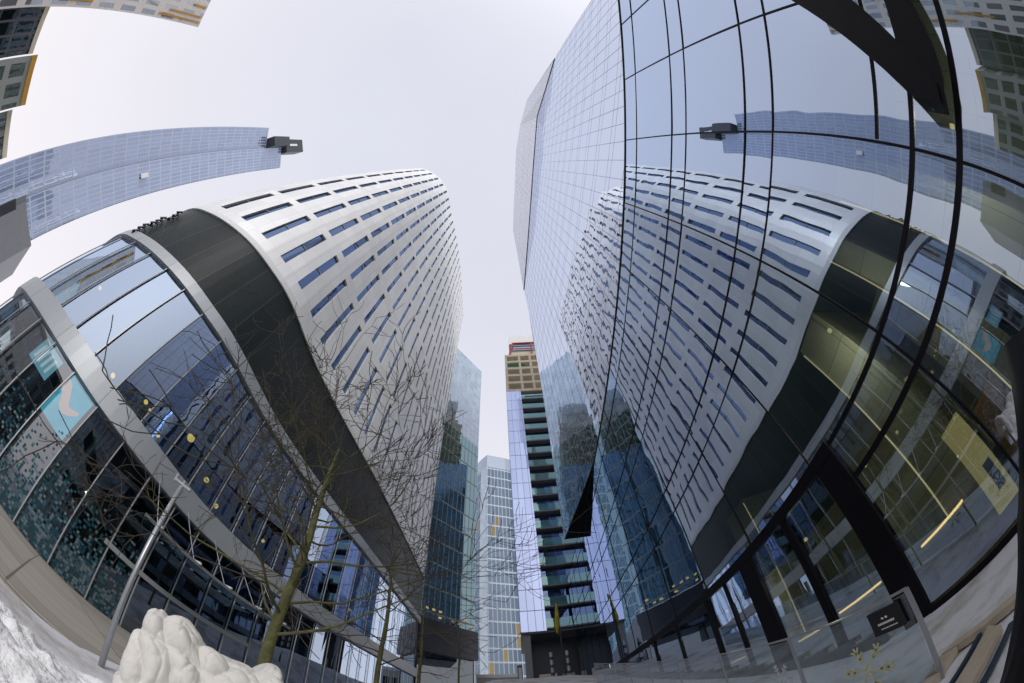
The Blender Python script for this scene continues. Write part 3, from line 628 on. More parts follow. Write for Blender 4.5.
b = MB(); uvq(b, (CX1, CY+1.0), (CX2, CY+1.0), CZ0, CZ1, M['glass_slit'])
uvq(b, (CX1, CY), (CX1, CY+1.0), CZ0, CZ1, M['grey']); uvq(b, (CX2, CY+1.0), (CX2, CY), CZ0, CZ1, M['grey']); b.build('balcony_recess', CT)
z = CZ0+.4; 
while z < CZ1-1:
    b = MB(); b.box(CX1, CY+.05, z-.2, CX2, CY+1.0, z, M['grey']); bs = b.build('balcony', CT)
    b = MB(); b.box(CX1+.02, CY+.02, z, CX2-.02, CY+.06, z+1.25, M['balcony']); b.build('balustrade', bs)
    z += 3.1
b = MB(); b.box(CX0, CY, CZ0-.3, CX3, 60, CZ0, M['charcoal']); b.build('underside', CT)
for x in (.55, 8.0): b = MB(); b.box(x, CY+.3, 2.0, x+.8, CY+1.1, CZ0-.3, M['grey']); b.build('column', CT)
b = MB(); b.box(1.4, CY+5, 2, 9, CY+5.3, CZ0-.3, M['charcoal']); b.box(2.2, CY+4.8, 3, 4.4, CY+4.98, 7.2, M['beige']); b.box(5.1, CY+4.8, 3, 6.6, CY+4.98, 7.0, M['concrete']); b.build('entrance_wall', CT)
# concrete storeys still open, with netting and a red framed top
z = CZ1; bb = MB()
for i in range(5):
    bb.box(.35, CY+.1, z, 10.6, 58, z+.85, M['beige'])
    for x in (.35, 3.6, 6.2, 8.4, 10): bb.box(x, CY+.15, z+.5, x+.55, CY+.6, z+2.9, M['beige'])
    z += 2.9
bb.box(.35, CY+.1, z, 10.6, 58, z+.85, M['beige']); bb.build('concrete_frame', CT)
b = MB(); b.box(.7, CY+3.2, CZ1+.5, 8.8, CY+3.4, z, M['charcoal']); b.build('core_wall', CT)
b = MB(); b.box(.75, CY+.62, CZ1+9.2, 5.0, CY+.68, CZ1+11.5, M['green_net']); b.build('netting', CT)
b = MB(); b.box(1.9, CY+1.2, z+.85, 8.6, 57, z+4.2, M['beige']); b.build('parapet_wall', CT)
b = MB()
b.bar((1.5, CY+.5, z+.9), (2.6, CY+.5, z+7.4), .32, .4, M['red']); b.bar((2.4, CY+.5, z+7.4), (8.5, CY+.5, z+7.4), .3, .3, M['red']); b.bar((2.2, CY+.5, z+4.4), (8.5, CY+.5, z+4.4), .22, .25, M['red']); b.bar((7.2, CY+.5, z+.9), (7.6, CY+.5, z+7.4), .3, .3, M['red']); b.build('red_frame', CT)
b = MB(); b.box(2.5, CY+1, z+4.6, 8.5, CY+3, z+7.2, M['glass_spire']); b.box(1.7, CY+.9, z+7.7, 8.7, 56, z+12.5, M['white_edge']); b.build('crown_panel', CT)

# teal glass block beyond the white one
TB = thing('glass_block', 'dark teal glass office block beyond the white building with a pale glass top', 'building', (-14, 56, 2))
P0, P1 = (-14.6, 51.6), (-7.1, 61.6)
b = MB(); uvq(b, P0, P1, 17, 62, M['cw_teal']); uvq(b, P1, (-13.4, 113), 17, 62, M['cw_teal']); uvq(b, (-32, 66), P0, 17, 62, M['cw_teal']); b.build('curtain_wall', TB)
b = MB(); uvq(b, P0, P1, 62, 95.6, M['cw_pale']); uvq(b, P1, (-13.4, 113), 62, 95.6, M['cw_pale']); uvq(b, (-32, 66), P0, 62, 95.6, M['cw_pale']); b.build('screen_wall', TB)
b = MB(); b.poly([(P0[0], P0[1], 95.6), (P1[0], P1[1], 95.6), (-13.4, 113, 95.6), (-36, 113, 95.6), (-32, 66, 95.6)], M['grey']); b.build('roof', TB)
d_ = (Vector(P1)-Vector(P0)).normalized(); n_ = Vector((d_.y, -d_.x))
def tbp(u, o, z): q = Vector(P0)+d_*u+n_*o; return (q.x, q.y, z)
b = MB(); LT = (Vector(P1)-Vector(P0)).length
b.hexa([tbp(-.5, -.3, 11.5), tbp(-.5, .6, 11.5), tbp(LT+.2, .6, 11.5), tbp(LT+.2, -.3, 11.5)], [tbp(-.5, -.3, 16.8), tbp(-.5, .6, 16.8), tbp(LT+.2, .6, 16.8), tbp(LT+.2, -.3, 16.8)], M['charcoal']); b.build('fascia', TB)
b = MB(); uvq(b, tbp(0, -.2, 0)[:2], tbp(LT, -.2, 0)[:2], 0, 11.5, M['glass_dark']); uvq(b, P1, (-13.4, 113), 0, 17, M['charcoal']); b.build('shopfront', TB)
for i in range(9):
    for r in range(2):
        if random.random() < .62:
            b = MB(); u = .5+i*1.35
            b.hexa([tbp(u, .02, 17.5+r*1.1), tbp(u, .07, 17.5+r*1.1), tbp(u+.6, .07, 17.5+r*1.1), tbp(u+.6, .02, 17.5+r*1.1)], [tbp(u, .02, 17.85+r*1.1), tbp(u, .07, 17.85+r*1.1), tbp(u+.6, .07, 17.85+r*1.1), tbp(u+.6, .02, 17.85+r*1.1)], M['dim_light']); b.build('lit_window', TB)

# far rounded tower
FT = thing('far_tower', 'distant grey blue office tower with pale floor bands and a few lit windows', 'building', (-6, 124, 3))
pts = [(-15, 128), (-14, 122), (-12.2, 119.5), (-9.4, 116.4), (-1.5, 119.2), (2, 121), (4, 126)]
b = MB(); u = 0
for i_, (p, q) in enumerate(zip(pts, pts[1:])): uvq(b, p, q, 2, 104, M['cw_pale'] if i_ == 2 else M['cw_far'], u); u += math.dist(p, q)
b.build('curtain_wall', FT)
b = MB(); u = 0
for p, q in zip(pts, pts[1:]): uvq(b, p, q, 104, 111, M['glass_far'], u)
b.build('crown_screen', FT)
b = MB(); b.poly([(p[0], p[1], 111) for p in pts]+[(4, 140, 111), (-15, 140, 111)], M['grey']); uvq(b, (4, 126), (4, 140), 2, 111, M['grey']); uvq(b, (4, 140), (-15, 140), 2, 111, M['grey']); uvq(b, (-15, 140), (-15, 128), 2, 111, M['grey']); b.build('roof', FT)

# low link building and street end wall
LK = thing('link_building', 'low grey street end building below the far tower', 'building', (-4, 72, 2))
b = MB(); b.box(-8, 72, 1.5, 0, 80, 9.5, M['concrete']); b.build('wall', LK)
b = MB(); b.box(-8.1, 71.8, 9.5, .1, 80, 10.2, M['white_edge']); b.build('cornice', LK)
for x in (-7, -4.6, -2.2): b = MB(); b.box(x, 71.9, 4.2, x+1.7, 71.98, 8, M['glass_dark']); b.build('window', LK)

# ================================================================== LEFT AND REAR
SP = thing('skyscraper', 'very tall blue glass skyscraper with a dark roof box, above the curved block', 'building', (-138, -34, 0))
a0, a1, a2, a3 = (-132.2, -46.0), (-136.0, -33.5), (-138.5, -20.5), (-165, -30)
b = MB(); uvq(b, a0, a1, 0, 192, M['cw_spire']); b.build('curtain_wall', SP)
b = MB(); uvq(b, (a1[0]+1.2, a1[1]), (a2[0]+1.2, a2[1]), 0, 209, M['cw_spire']); b.build('curtain_wall', SP)
b = MB(); uvq(b, a2, a3, 0, 209, M['cw_spire']); uvq(b, (-160, -55), a0, 0, 192, M['cw_spire']); uvq(b, a3, (-160, -55), 0, 209, M['cw_spire'])
b.poly([(*a1, 192), (*a0, 192), (-160, -55, 192)], M['grey']); b.poly([(*a1, 209), (*a2, 209), (*a3, 209)], M['grey']); b.build('side_wall', SP)
b = MB(); b.box(-137.5, -39.5, 192, -128.5, -33.5, 210, M['charcoal']); b.box(-139.5, -38.5, 210, -131.5, -29.5, 232, M['charcoal']); bx = b.build('roof_box', SP)
b = MB(); b.box(-131.5, -35.2, 214, -131.2, -33.8, 224, M['white_edge']); b.build('roof_mark', bx)
b = MB(); b.box(-135.3, -29, 94, -134.8, -27, 98, M['white_edge']); b.build('hoist_panel', SP)
GL = thing('low_building', 'low grey flat building at the left edge, in front of the skyscraper', 'building', (-60, -12, 0))
b = MB(); b.poly([(-58, -14.8, -.4), (-60.2, -8.6, -.4), (-60.2, -8.6, 17.5), (-58, -14.8, 17.5)], M['grey']); b.box(-80, -14.8, -.4, -58.3, -8, 17.4, M['grey']); b.build('wall', GL)
b = MB(); b.bar((-58.0, -14.9, 14), (-60.1, -8.6, 14), .3, 3, M['charcoal']); b.build('window_band', GL)
RG = thing('grid_tower', 'white gridded tower with ochre stripes at the top left corner, behind the camera', 'building', (-48, -40, 0))
b = MB(); p0, p1 = (-31, -70), (-47.9, -36.2)
uvq(b, p0, p1, -.4, 46.5, M['cw_rear']); b.build('facade', RG)
b = MB(); uvq(b, p1, (-84, -66), -.4, 46.5, M['cw_rear']); b.poly([(*p0, 46.5), (*p1, 46.5), (-84, -66, 46.5), (-62, -110, 46.5)], M['grey']); uvq(b, (-62, -110), p0, -.4, 46.5, M['cw_rear']); b.build('side_wall', RG)
dd = (Vector(p1)-Vector(p0)).normalized(); nn_ = Vector((dd.y, -dd.x))
for t, w, z0_, z1_ in ((.975, .3, 36, 46), (.95, .3, 38, 46), (.90, .35, 43, 46), (.86, .3, 28, 33), (.97, .3, 16, 22), (.94, .3, 8, 16), (.80, .35, 41.6, 46), (.62, .4, 30, 46), (.44, .4, 20, 44), (.26, .4, 10, 46)):
    q = Vector(p0)+(Vector(p1)-Vector(p0))*t+nn_*.12; b = MB(); k_ = [(0, 0), (nn_.x*.1, nn_.y*.1), (nn_.x*.1+dd.x*w, nn_.y*.1+dd.y*w), (dd.x*w, dd.y*w)]
    b.hexa([(q.x+a_, q.y+c_, z0_) for a_, c_ in k_], [(q.x+a_, q.y+c_, z1_) for a_, c_ in k_], M['orange']); b.build('stripe', RG)
def slab_building(name, label, az0, az1, D, ztop, mat, extra=None):
    p = (sin(R(az0))*D, cos(R(az0))*D); q = (sin(R(az1))*D, cos(R(az1))*D)
    t = thing(name, label, 'building', ((p[0]+q[0])/2, (p[1]+q[1])/2, 0)); k = 1.5
    bp, bq = (p[0]*k, p[1]*k), (q[0]*k, q[1]*k)
    m_ = MB(); uvq(m_, p, q, -.4, ztop, mat); uvq(m_, q, bq, -.4, ztop, mat); uvq(m_, bp, p, -.4, ztop, mat); uvq(m_, bq, bp, -.4, ztop, mat); m_.build('facade', t)
    m_ = MB(); m_.poly([(*p, ztop), (*q, ztop), (*bq, ztop), (*bp, ztop)], M['grey']); m_.build('roof', t)
    m_ = MB(); m_.bar((p[0]*.995, p[1]*.995, ztop-.35), (q[0]*.995, q[1]*.995, ztop-.35), .25, .8, extra or M['beige']); m_.build('cornice', t)
    return t
slab_building('dark_block', 'dark glass block with two rows of windows, left of the gridded tower', -127.5, -121.6, 62, 15.2, M['cw_dark'])
slab_building('stepped_building', 'grey green stepped building with an ochre edge at the left edge', -121.4, -115.5, 55, 14.6, M['cw_moss'], M['orange'])
slab_building('old_building', 'lower grey green building nearest the skyscraper at the left edge', -115.3, -109.8, 58, 13.2, M['cw_moss'])
slab_building('long_building', 'long pale office building across the square behind the camera', -168, -140, 70, 22, M['cw_rear'])
slab_building('brown_building', 'dark office building across the square behind the mirror tower', 150, 185, 75, 24, M['cw_dark'])

# ================================================================== OBJECTS IN THE STREET
# paving strip along the shops, with a kerb
b = MB(); pv = srange(.6, 24, .7)
for a, c in zip(pv, pv[1:]):
    za = lambda s, o_: ramp_h(*fp(s, o_)[:2])
    b.hexa([fp(a, .14, -.6), fp(a, 4.6, -.6), fp(c, 4.6, -.6), fp(c, .14, -.6)], [fp(a, .14, -.13), fp(a, 4.6, .03), fp(c, 4.6, .03), fp(c, .14, -.13)], M['paving'])
    b.uv[-5] = [(a, 0), (a, 4.46), (c, 4.46), (c, 0)]
o = b.build('pavement'); o['kind'] = 'structure'
b = MB()
for a, c in zip(pv, pv[1:]):
    b.hexa([fp(a, 4.63, -.6), fp(a, 9.2, -.6), fp(c, 9.2, -.6), fp(c, 4.63, -.6)], [fp(a, 4.63, .035), fp(a, 9.2, .04), fp(c, 9.2, .04), fp(c, 4.63, .035)], M['paving'])
    b.uv[-5] = [(a, .3), (a, 4.9), (c, 4.9), (c, .3)]
o = b.build('kerb'); o['kind'] = 'structure'

# snow heap at lower left
from mathutils import noise
b = MB(); N = 170
x0, x1, y0, y1 = -6.6, -1.0, -2.5, 4.6
for i in range(N+1):
    for j in range(N+1):
        x, y = x0+(x1-x0)*i/N, y0+(y1-y0)*j/N
        d = math.hypot(x, y); edge = 5.5+.35*noise.noise((x*1.1, y*1.1, 3))
        k = max(0, min(1, (edge-d)/1.3)); k *= max(0, min(1, (d-1.2)/1.2)); k = k*k*(3-2*k)
        h = .36+.16*noise.noise((x*.8, y*.8, 0))+.09*noise.noise((x*2.6, y*2.6, 5))+.07*noise.noise((x*5, y*5, 9))+.05*noise.noise((x*9, y*9, 2))+.02*noise.noise((x*20, y*20, 4))
        b.v.append((x, y, h*k-.03+ramp_h(x, y)))
for i in range(N):
    for j in range(N):
        q = i*(N+1)+j; b.f.append((q, q+N+1, q+N+2, q+1)); b.m.append(b.mi(M['snow'])); b.uv.append([(0, 0)]*4)
o = b.build('snow', smooth=True); o['kind'] = 'stuff'; o['label'] = 'heap of cleared snow along the pavement at lower left'

# grey pole with a small cross fitting
LPp = Vector((-5.33, 3.54, 0)); t = thing('steel_pole', 'plain grey steel pole with a small cross fitting, standing in the snow', 'pole', LPp)
b = MB(); b.tube([LPp+Vector((0, 0, -.1)), LPp+Vector((0, 0, 2.0)), LPp+Vector((0, 0, 3.72))], [.052, .048, .042], M['galv'], 16); b.build('shaft', t, smooth=True)
b = MB(); b.tube([LPp+Vector((-.14, -.1, 3.78)), LPp+Vector((.14, .1, 3.76))], .035, M['galv'], 8); b.tube([LPp+Vector((0, 0, 3.7)), LPp+Vector((0, 0, 3.86))], .03, M['galv'], 8); b.tube([LPp+Vector((-.14, -.1, 3.74)), LPp+Vector((-.14, -.1, 3.9))], .03, M['galv'], 8); b.build('fitting', t)

# shrub wrapped in white winter fleece: one closed quilted surface, bulging between pulled-in creases
prof = [(0.0, 1.60), (.12, 1.70), (.3, 1.66), (.46, 1.55), (.6, 1.50), (.75, 1.60), (.88, 1.70), (1.0, 1.60)]
e0, e1 = Vector((-3.74, 2.72, 0)), Vector((-2.42, 4.00, 0)); ax = (e1-e0); Lx = ax.length; ax.normalize(); nx = Vector((ax.y, -ax.x, 0))
def nz3(x, y, z): return noise.noise((x, y, z))
b = MB(); NU, NV = 200, 150
for i in range(NU+1):
    u = i/NU; uc = abs(2*u-1); end = max(0, 1-uc**7)**.42; top = interp(prof, u)*(.30+.70*end); half = .46*max(.03, end)
    for j in range(NV+1):
        a = pi*j/NV; c_, s_ = cos(a), sin(a)
        off = half*math.copysign(abs(c_)**.55, c_); z = top*abs(s_)**.5
        p = e0+ax*(u*Lx)+nx*off+Vector((0, 0, z)); n = (nx*c_*1.2+Vector((0, 0, s_))+ax*(2*u-1)**5*1.3).normalized()
        w1, w2 = nz3(p.x*1.6, p.y*1.6, p.z*1.6), nz3(p.x*1.7+9, p.y*1.7, p.z*1.7)
        q = abs(sin(pi*(u*4.2+p.z*.75+.55*w1)))**.55*abs(sin(pi*(p.z*2.3+.9*off+.7*w2-u*1.2)))**.55
        cr = (1-abs(nz3(p.x*4+w1*2, p.y*4, p.z*3.2)))**6*.035+(1-abs(nz3(p.x*9, p.y*9+w2*3, p.z*7)))**8*.016
        p = p+n*(.135*q-cr-.06)+Vector((0, 0, .02*nz3(p.x*3, p.y*3, p.z*3)))
        b.v.append((p.x, p.y, max(-.05, p.z)))
for i in range(NU):
    for j in range(NV):
        q = i*(NV+1)+j; b.f.append((q, q+NV+1, q+NV+2, q+1)); b.m.append(b.mi(M['fabric'])); b.uv.append([(0, 0)]*4)
wr = b.build('wrapped_shrub', smooth=True)
tag(wr, 'shrub bundled in bulging white winter fleece beside the steel pole', 'wrapped shrub')

# bare trees
def tree(base, height, rad, seed, label, nlimb, spread, lean=(0, 0), clear=.38, level=4, tw=.006):
    rn = random.Random(seed); base = Vector(base)
    t = thing('bare_tree', label, 'tree', base, None)
    tr = MB(); cr = MB(); n = 12; pts, rr = [], []
    for i in range(n+1):
        f = i/n; w = Vector((noise.noise((seed, f*2.5, 0)), noise.noise((0, f*2.5, seed)), 0))*.22*f
        pts.append(base+Vector((lean[0]*f, lean[1]*f, height*f-.1))+w); rr.append(max(.012, rad*(1-f)**.62+.012))
    tr.tube(pts, rr, M['bark'], 12); tr.build('trunk', t, smooth=True)
    def branch(p, d, ln, r, lv):
        k = 6 if lv > 1 else 4; q = [p]; rs = [r]; dd_ = d.copy(); nodes = []
        for i in range(k):
            dd_ = (dd_+Vector((rn.uniform(-.28, .28), rn.uniform(-.28, .28), rn.uniform(-.16, .19)))).normalized()
            p = p+dd_*ln/k; q.append(p); rs.append(max(tw*.75, r*(1-(i+1)/k*.75))); nodes.append((p, dd_.copy(), rs[-1]))
        cr.tube(q, rs, M['bark'] if lv >= 4 else M['twig'], 6 if lv > 2 else 4, cap=False)
        if lv > 1:
            m_ = {4: 5, 3: 4, 2: 3}[lv] if lv in (4, 3, 2) else 5
            for i in range(m_):
                pp, d2, r2 = nodes[rn.randrange(1, k)]; side = d2.cross(Vector((rn.uniform(-1, 1), rn.uniform(-1, 1), rn.uniform(-.4, 1)))).normalized()
                nd_ = (d2*rn.uniform(.5, 1)+side*rn.uniform(.5, .95)).normalized(); branch(pp, nd_, ln*rn.uniform(.42, .7), max(tw, r2*.62), lv-1)
    for i in range(nlimb):
        f = clear+(1-clear)*(i/(nlimb-1))**.9*.96; j = min(n-1, int(f*n)); p = pts[j].lerp(pts[j+1], f*n-j)
        a = i*2.4+rn.uniform(-.4, .4); up = rn.uniform(.02, .5)+f*.3
        d = Vector((cos(a), sin(a), up)).normalized(); branch(p, d, spread*(1.15-f*.55)*rn.uniform(.75, 1.15), max(.009, rr[j]*.33), level)
    cr.build('crown', t); return t
TL = 'street trees along the shop fronts'
tree((-3.35, 4.6, 0), 6.4, .105, 57, 'nearest bare tree with mossy green trunk and long thin branches', 26, 3.1, (-.1, .35), clear=.36)['group'] = TL
tree((-3.75, 10.2, .8), 6.2, .085, 23, 'second bare street tree, thinner and behind the nearest one', 13, 1.9, clear=.34, level=3)['group'] = TL
tree((-4.0, 15.6, 1.6), 5.6, .08, 31, 'third bare street tree, small in front of the teal block', 12, 1.7, clear=.34, level=3)['group'] = TL
tree((-4.2, 27, 3), 5.6, .07, 41, 'farthest bare street tree at the foot of the far towers', 10, 1.8, clear=.3, level=3)['group'] = TL

# glass balustrade climbing along the street
FX = 3.3; fy = [2.38+1.95*k for k in range(9)]
def fz(y): return .17*max(0, y-2.3)
GR = 'glass balustrade panels along the ramp'
names = ['with a yellow snowflake and a black sign', 'with a white snowflake', 'third from the black sign', 'fourth from the black sign', 'fifth from the black sign', 'sixth from the black sign', 'seventh from the black sign', 'last and farthest up the ramp']
def star(mb, cy, cz, r, mat, x, sl):
    for k in range(6):
        a = k*pi/3+.26; d = Vector((0, cos(a), sin(a))); p = Vector((x, cy, cz)); mb.bar(p+d*.03, p+d*r, .022*r/.3, .006, mat, up=(1, 0, 0))
        for f, l in ((.5, .28), (.75, .24)):
            for s in (-1, 1):
                a2 = a+s*pi/4; d2 = Vector((0, cos(a2), sin(a2))); mb.bar(p+d*r*f, p+d*r*f+d2*r*l, .02*r/.3, .006, mat, up=(1, 0, 0))
for k in range(8):
    ya, yb = fy[k], fy[k+1]; za, zb_ = fz(ya), fz(yb)
    t = thing('glass_fence_panel', 'clear glass fence panel with grey post, '+names[k], 'glass fence', (FX, ya, za), GR)
    b = MB(); b.hexa([(FX-.008, ya+.05, za+.06), (FX+.008, ya+.05, za+.06), (FX+.008, yb-.02, zb_+.06), (FX-.008, yb-.02, zb_+.06)], [(FX-.008, ya+.05, za+1.17), (FX+.008, ya+.05, za+1.17), (FX+.008, yb-.02, zb_+1.17), (FX-.008, yb-.02, zb_+1.17)], M['glass_fence']); gp = b.build('glass_pane', t)
    b = MB(); b.bar((FX, ya, za-.1), (FX, ya, za+1.2), .02, .06, M['galv'], up=(0, 1, 0)); b.build('post', t)
    b = MB(); b.bar((FX, ya, za+1.2), (FX, yb, zb_+1.2), .035, .025, M['galv']); b.build('rail', t)
    if k < 2:
        b = MB()
        if k == 0: star(b, 3.22, .58, .38, M['decal_y'], FX-.014, 0)
        else: star(b, 4.75, 1.0, .26, M['decal_w'], FX-.014, 0)
        b.build('snowflake_decal', gp)
sg = thing('notice_board', 'small black notice board with white print hung on the glass fence', 'sign', (FX-.03, 2.72, 1.05))
def sgp(y, z): return (y, z+.17*(y-2.72))
b = MB(); c_ = [sgp(2.51, .90), sgp(2.93, .90), sgp(2.93, 1.20), sgp(2.51, 1.20)]
b.hexa([(FX-.045, *c_[0]), (FX-.025, *c_[0]), (FX-.025, *c_[1]), (FX-.045, *c_[1])], [(FX-.045, *c_[3]), (FX-.025, *c_[3]), (FX-.025, *c_[2]), (FX-.045, *c_[2])], M['sign_black']); b.build('board', sg)
for (y0, y1, z) in ((2.62, 2.84, 1.03), (2.60, 2.80, .965)):
    b = MB(); y = y0
    while y < y1:
        w = random.uniform(.014, .03); h = .026 if z > 1 else .012
        b.bar((FX-.048, *sgp(y, z)), (FX-.048, *sgp(y+w, z)), h, .004, M['sign_white'], up=(1, 0, 0)); y += w+.008
    b.build('text_line', sg)
b = MB()
for y in (2.69, 2.74): b.bar((FX-.048, *sgp(y, 1.085)), (FX-.048, *sgp(y+.025, 1.10)), .02, .004, M['sign_white'], up=(1, 0, 0))
b.build('emblem', sg)

# timber boards on the snow at lower right
def board(name, label, quad, z, h, mat):
    mb = MB(); mb.hexa([(*p, z) for p in quad], [(*p, z+h) for p in quad], mat); o_ = mb.build(name); tag(o_, label, 'board', 'timber boards at lower right'); return o_
board('timber_board', 'pale timber board lying along the facade side of the boards', [(3.75, 1.0), (3.92, 1.0), (3.92, 2.52), (3.75, 2.62)], .03, .09, M['wood'])
board('timber_board', 'pale timber board nearest the glass fence post, set crosswise', [(2.55, 2.35), (3.42, 2.62), (3.72, 2.64), (3.72, 2.40)], .03, .09, M['wood'])
board('timber_board', 'middle pale timber board between two dark strips', [(2.2, 1.72), (3.45, 1.72), (3.7, 1.98), (2.2, 1.98)], .03, .07, M['wood'])
board('dark_strip', 'dark blue rubber strip beside the crosswise board', [(2.2, 2.04), (3.72, 2.08), (3.72, 2.13), (2.2, 2.09)], .03, .05, M['navy'])
board('dark_strip', 'dark blue rubber strip nearest the camera', [(2.2, 1.58), (3.4, 1.58), (3.4, 1.63), (2.2, 1.63)], .03, .05, M['navy'])

# black tube made up for an unidentified dark shape close to the lens
t = thing('leaning_dark_shape', 'thick black shape close to the camera, leaning at the right edge', 'post', (.9, .55, 0))
def dirp(az, el, D): return Vector((sin(R(az))*D, cos(R(az))*D, 1.6+math.tan(R(el))*D))
q0, q1, q2 = dirp(67.2, -33, 1.0), dirp(77.9, -16, 1.0), dirp(89.6, 0, 1.0)
b = MB(); b.tube([(q0.x, q0.y, 0), q0, q1, q2], [.17, .155, .145, .12], M['black'], 20); b.build('shaft', t, smooth=True)

# flag and banded bollards by the tower entrance
fl = thing('flag', 'limp yellow green flag on a thin pole by the tower entrance', 'flag', (3.9, 36, 3.6))
b = MB(); b.tube([(3.9, 36, 3.3), (3.9, 36, 13.6)], .07, M['charcoal'], 8); b.build('flagpole', fl)
b = MB(); b.tube([(3.88, 36, 13.6), (3.82, 36, 12.2), (3.7, 36, 10.8), (3.66, 36, 9.9)], [.05, .2, .28, .08], M['flag'], 8); b.build('cloth', fl, smooth=True)
for i, (x, lab) in enumerate(((2.65, 'banded grey bollard left of the flag pole'), (4.05, 'banded grey bollard right of the flag pole'))):
    t = thing('bollard', lab, 'bollard', (x, 34, 3.6), 'banded bollards by the tower entrance')
    b = MB(); b.tube([(x, 34, 3.3), (x, 34, 7.6)], .16, M['galv'], 10); b.build('shaft', t)
    for z in (4.4, 5.2, 6.0, 6.8): b = MB(); b.tube([(x, 34, z), (x, 34, z+.3)], .18, M['charcoal'], 10); b.build('band', t)
t = thing('sign_totem', 'thin dark information totem left of the tower column', 'sign', (-.2, 40, 3.6))
b = MB(); b.box(-.35, 40, 3.4, .15, 40.2, 7.4, M['charcoal']); b.build('frame', t); b = MB(); b.box(-.25, 39.96, 4.6, .05, 39.99, 7.1, M['white_edge']); b.build('panel', t)

# dark metal letters standing off the louvre band, seen almost edge-on
ls = thing('metal_sign', 'dark metal sign letters standing off the louvre band, seen edge on', 'sign', fp(-1.2, .4, 17.8))
rn = random.Random(5)
for i in range(9):
    s = -1.15-.1*(i % 3); z0 = 14.7+.55*i; b = MB()
    P = lambda ds, o_, dz: fp(s+ds, .1+o_, z0+dz)
    h1 = rn.uniform(.10, .28)
    b.bar(P(0, .05, 0), P(0, h1, .15), .1, .14, M['black']); b.bar(P(-.1, h1, .1), P(.1, h1*.7, .55), .1, .12, M['charcoal']); b.bar(P(.1, .1, .3), P(-.1, h1*.9, .28), .08, .1, M['galv']); b.bar(P(0, -.2, .2), P(0, .1, .2), .05, .05, M['black'])
    b.build('letter', ls)

# things inside the shop front: warm pendant lamps and a picture screen
PG = 'warm pendant lamps behind the shop glass'
lamps = [(-16.32, 9.58, 10.5, .24, 'largest glowing pendant lamp in the upper shop window'),
         (-16.0, 11.76, 9.61, .17, 'orange pendant lamp right of the steel pole top'),
         (-15.79, 13.1, 8.92, .15, 'low orange pendant lamp above the lower ledge'),
         (-15.03, 17.07, 9.49, .12, 'orange lamp left of the nearest tree trunk'),
         (-17.15, 6.62, 9.48, .13, 'orange lamp under the reflected skyline'),
         (-16.99, 7.02, 9.39, .09, 'tiny orange lamp close to the lamp under the reflected skyline'),
         (-16.64, 8.1, 8.89, .13, 'orange lamp beside the silver ledge'),
         (-18.11, 4.7, 8.76, .14, 'pale orange lamp low in the bright upper window'),
         (-20.97, .94, 11.2, .12, 'pale lamp highest in the bright upper window'),
         (-13.36, 27.92, 9.45, .12, 'far orange lamp beyond the nearest tree')]
for (x, y, z, r, lab) in lamps:
    t = thing('pendant_lamp', lab, 'lamp', (x, y, z), PG)
    b = MB(); b.tube([(x, y, z-r), (x, y, z-r*.8), (x, y, z-r*.3), (x, y, z+r*.3), (x, y, z+r*.8), (x, y, z+r)], [r*.2, r*.62, r*.96, r*.96, r*.62, r*.2], M['lamp_glow'], 12); b.build('globe', t, smooth=True)
    b = MB(); b.tube([(x, y, z+r), (x, y, 14.45)], .012, M['black'], 5); b.build('cord', t)
def pic_mat():
    m, n, o = new_mat('picture_screen'); uv = nd(n, 'ShaderNodeUVMap'); z = nd(n, 'ShaderNodeTexNoise'); z.inputs['Scale'].default_value = 1.6
    n.links.new(uv.outputs[0], z.inputs[0]); cr = nd(n, 'ShaderNodeValToRGB'); cr.color_ramp.elements[0].color = (.02, .34, .48, 1); cr.color_ramp.elements[1].color = (.12, .58, .70, 1); n.links.new(z.outputs[0], cr.inputs[0])
    e = nd(n, 'ShaderNodeEmission'); n.links.new(cr.outputs[0], e.inputs[0]); e.inputs[1].default_value = 1.1; n.links.new(e.outputs[0], o.inputs[0]); return m
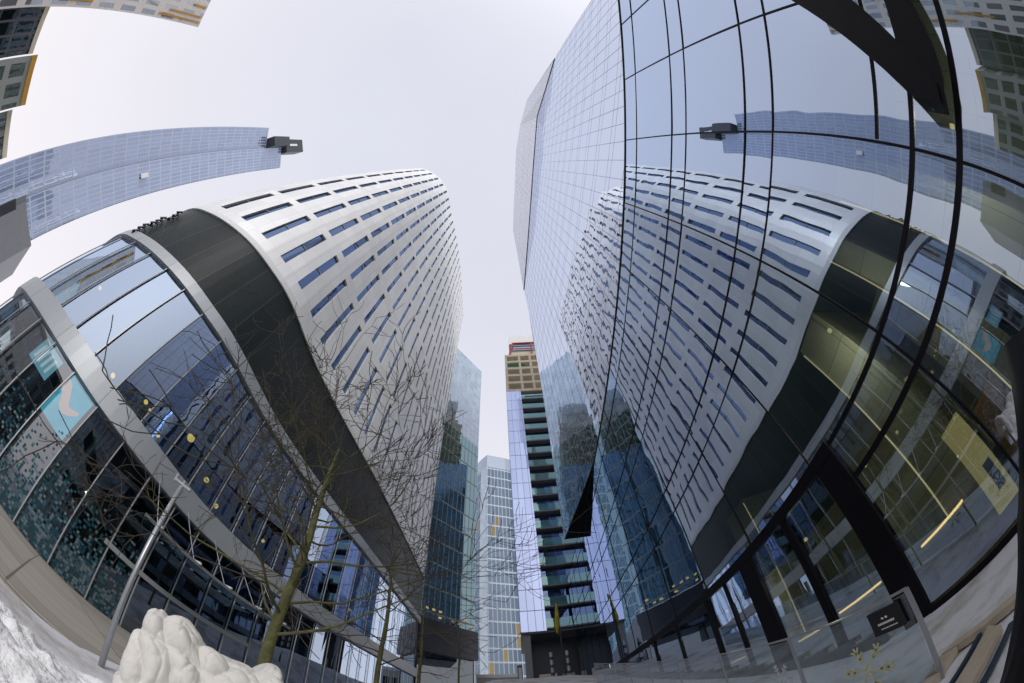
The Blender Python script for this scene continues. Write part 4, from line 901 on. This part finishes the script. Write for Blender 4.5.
M['screen'] = pic_mat(); M['skin_em'] = emit('screen_hand', (.95, .62, .52), .9); M['text_em'] = emit('screen_white', (.9, .95, 1), .9); M['pale_em'] = emit('screen_pale_blue', (.35, .72, .85), .7)
SA, SB = Vector((-16.95, 3.14, 0)), Vector((-16.12, 4.48, 0)); sv = (SB-SA).normalized(); sn = Vector((sv.y, -sv.x, 0))
def scr(u, z, o_=0): q = SA+sv*u+sn*o_; return (q.x, q.y, z)
t = thing('picture_screen', 'bright blue picture screen showing an open hand behind the shop glass', 'screen', scr(.8, 4.0))
b = MB(); b.hexa([scr(0, 4.03, -.06), scr(0, 4.03), scr(1.58, 4.03), scr(1.58, 4.03, -.06)], [scr(0, 6.5, -.06), scr(0, 6.5), scr(1.58, 6.5), scr(1.58, 6.5, -.06)], M['screen']); b.build('screen_face', t)
b = MB(); hz = [scr(u, z, .012) for u, z in ((.02, 6.1), (.0, 5.5), (.25, 5.35), (.45, 4.9), (.8, 4.75), (1.1, 4.95), (1.45, 5.35), (1.4, 5.5), (1.05, 5.3), (.85, 5.25), (.7, 5.45), (.5, 5.75), (.3, 6.0))]
b.poly(hz, M['skin_em']); b.build('hand_picture', t)
TA, TB_ = Vector((-18.55, 1.35, 0)), Vector((-17.4, 2.55, 0)); tv = (TB_-TA).normalized()
def scr2(u, z, o_=0): q = TA+tv*u+Vector((tv.y, -tv.x, 0))*o_; return (q.x, q.y, z)
t = thing('pale_screen', 'pale blue screen with white bars behind the shop glass, left of the hand picture', 'screen', scr2(.8, 4.5))
b = MB(); b.hexa([scr2(0, 4.9, -.06), scr2(0, 4.9), scr2(1.6, 4.9), scr2(1.6, 4.9, -.06)], [scr2(0, 6.2, -.06), scr2(0, 6.2), scr2(1.6, 6.2), scr2(1.6, 6.2, -.06)], M['pale_em']); b.build('screen_face', t)
for i in range(4):
    b = MB(); u = .2+.34*i; b.hexa([scr2(u, 5.1, .01), scr2(u, 5.1, .02), scr2(u+.16, 5.1, .02), scr2(u+.16, 5.1, .01)], [scr2(u+.05, 5.95, .01), scr2(u+.05, 5.95, .02), scr2(u+.21, 5.95, .02), scr2(u+.21, 5.95, .01)], M['text_em']); b.build('white_bar', t)
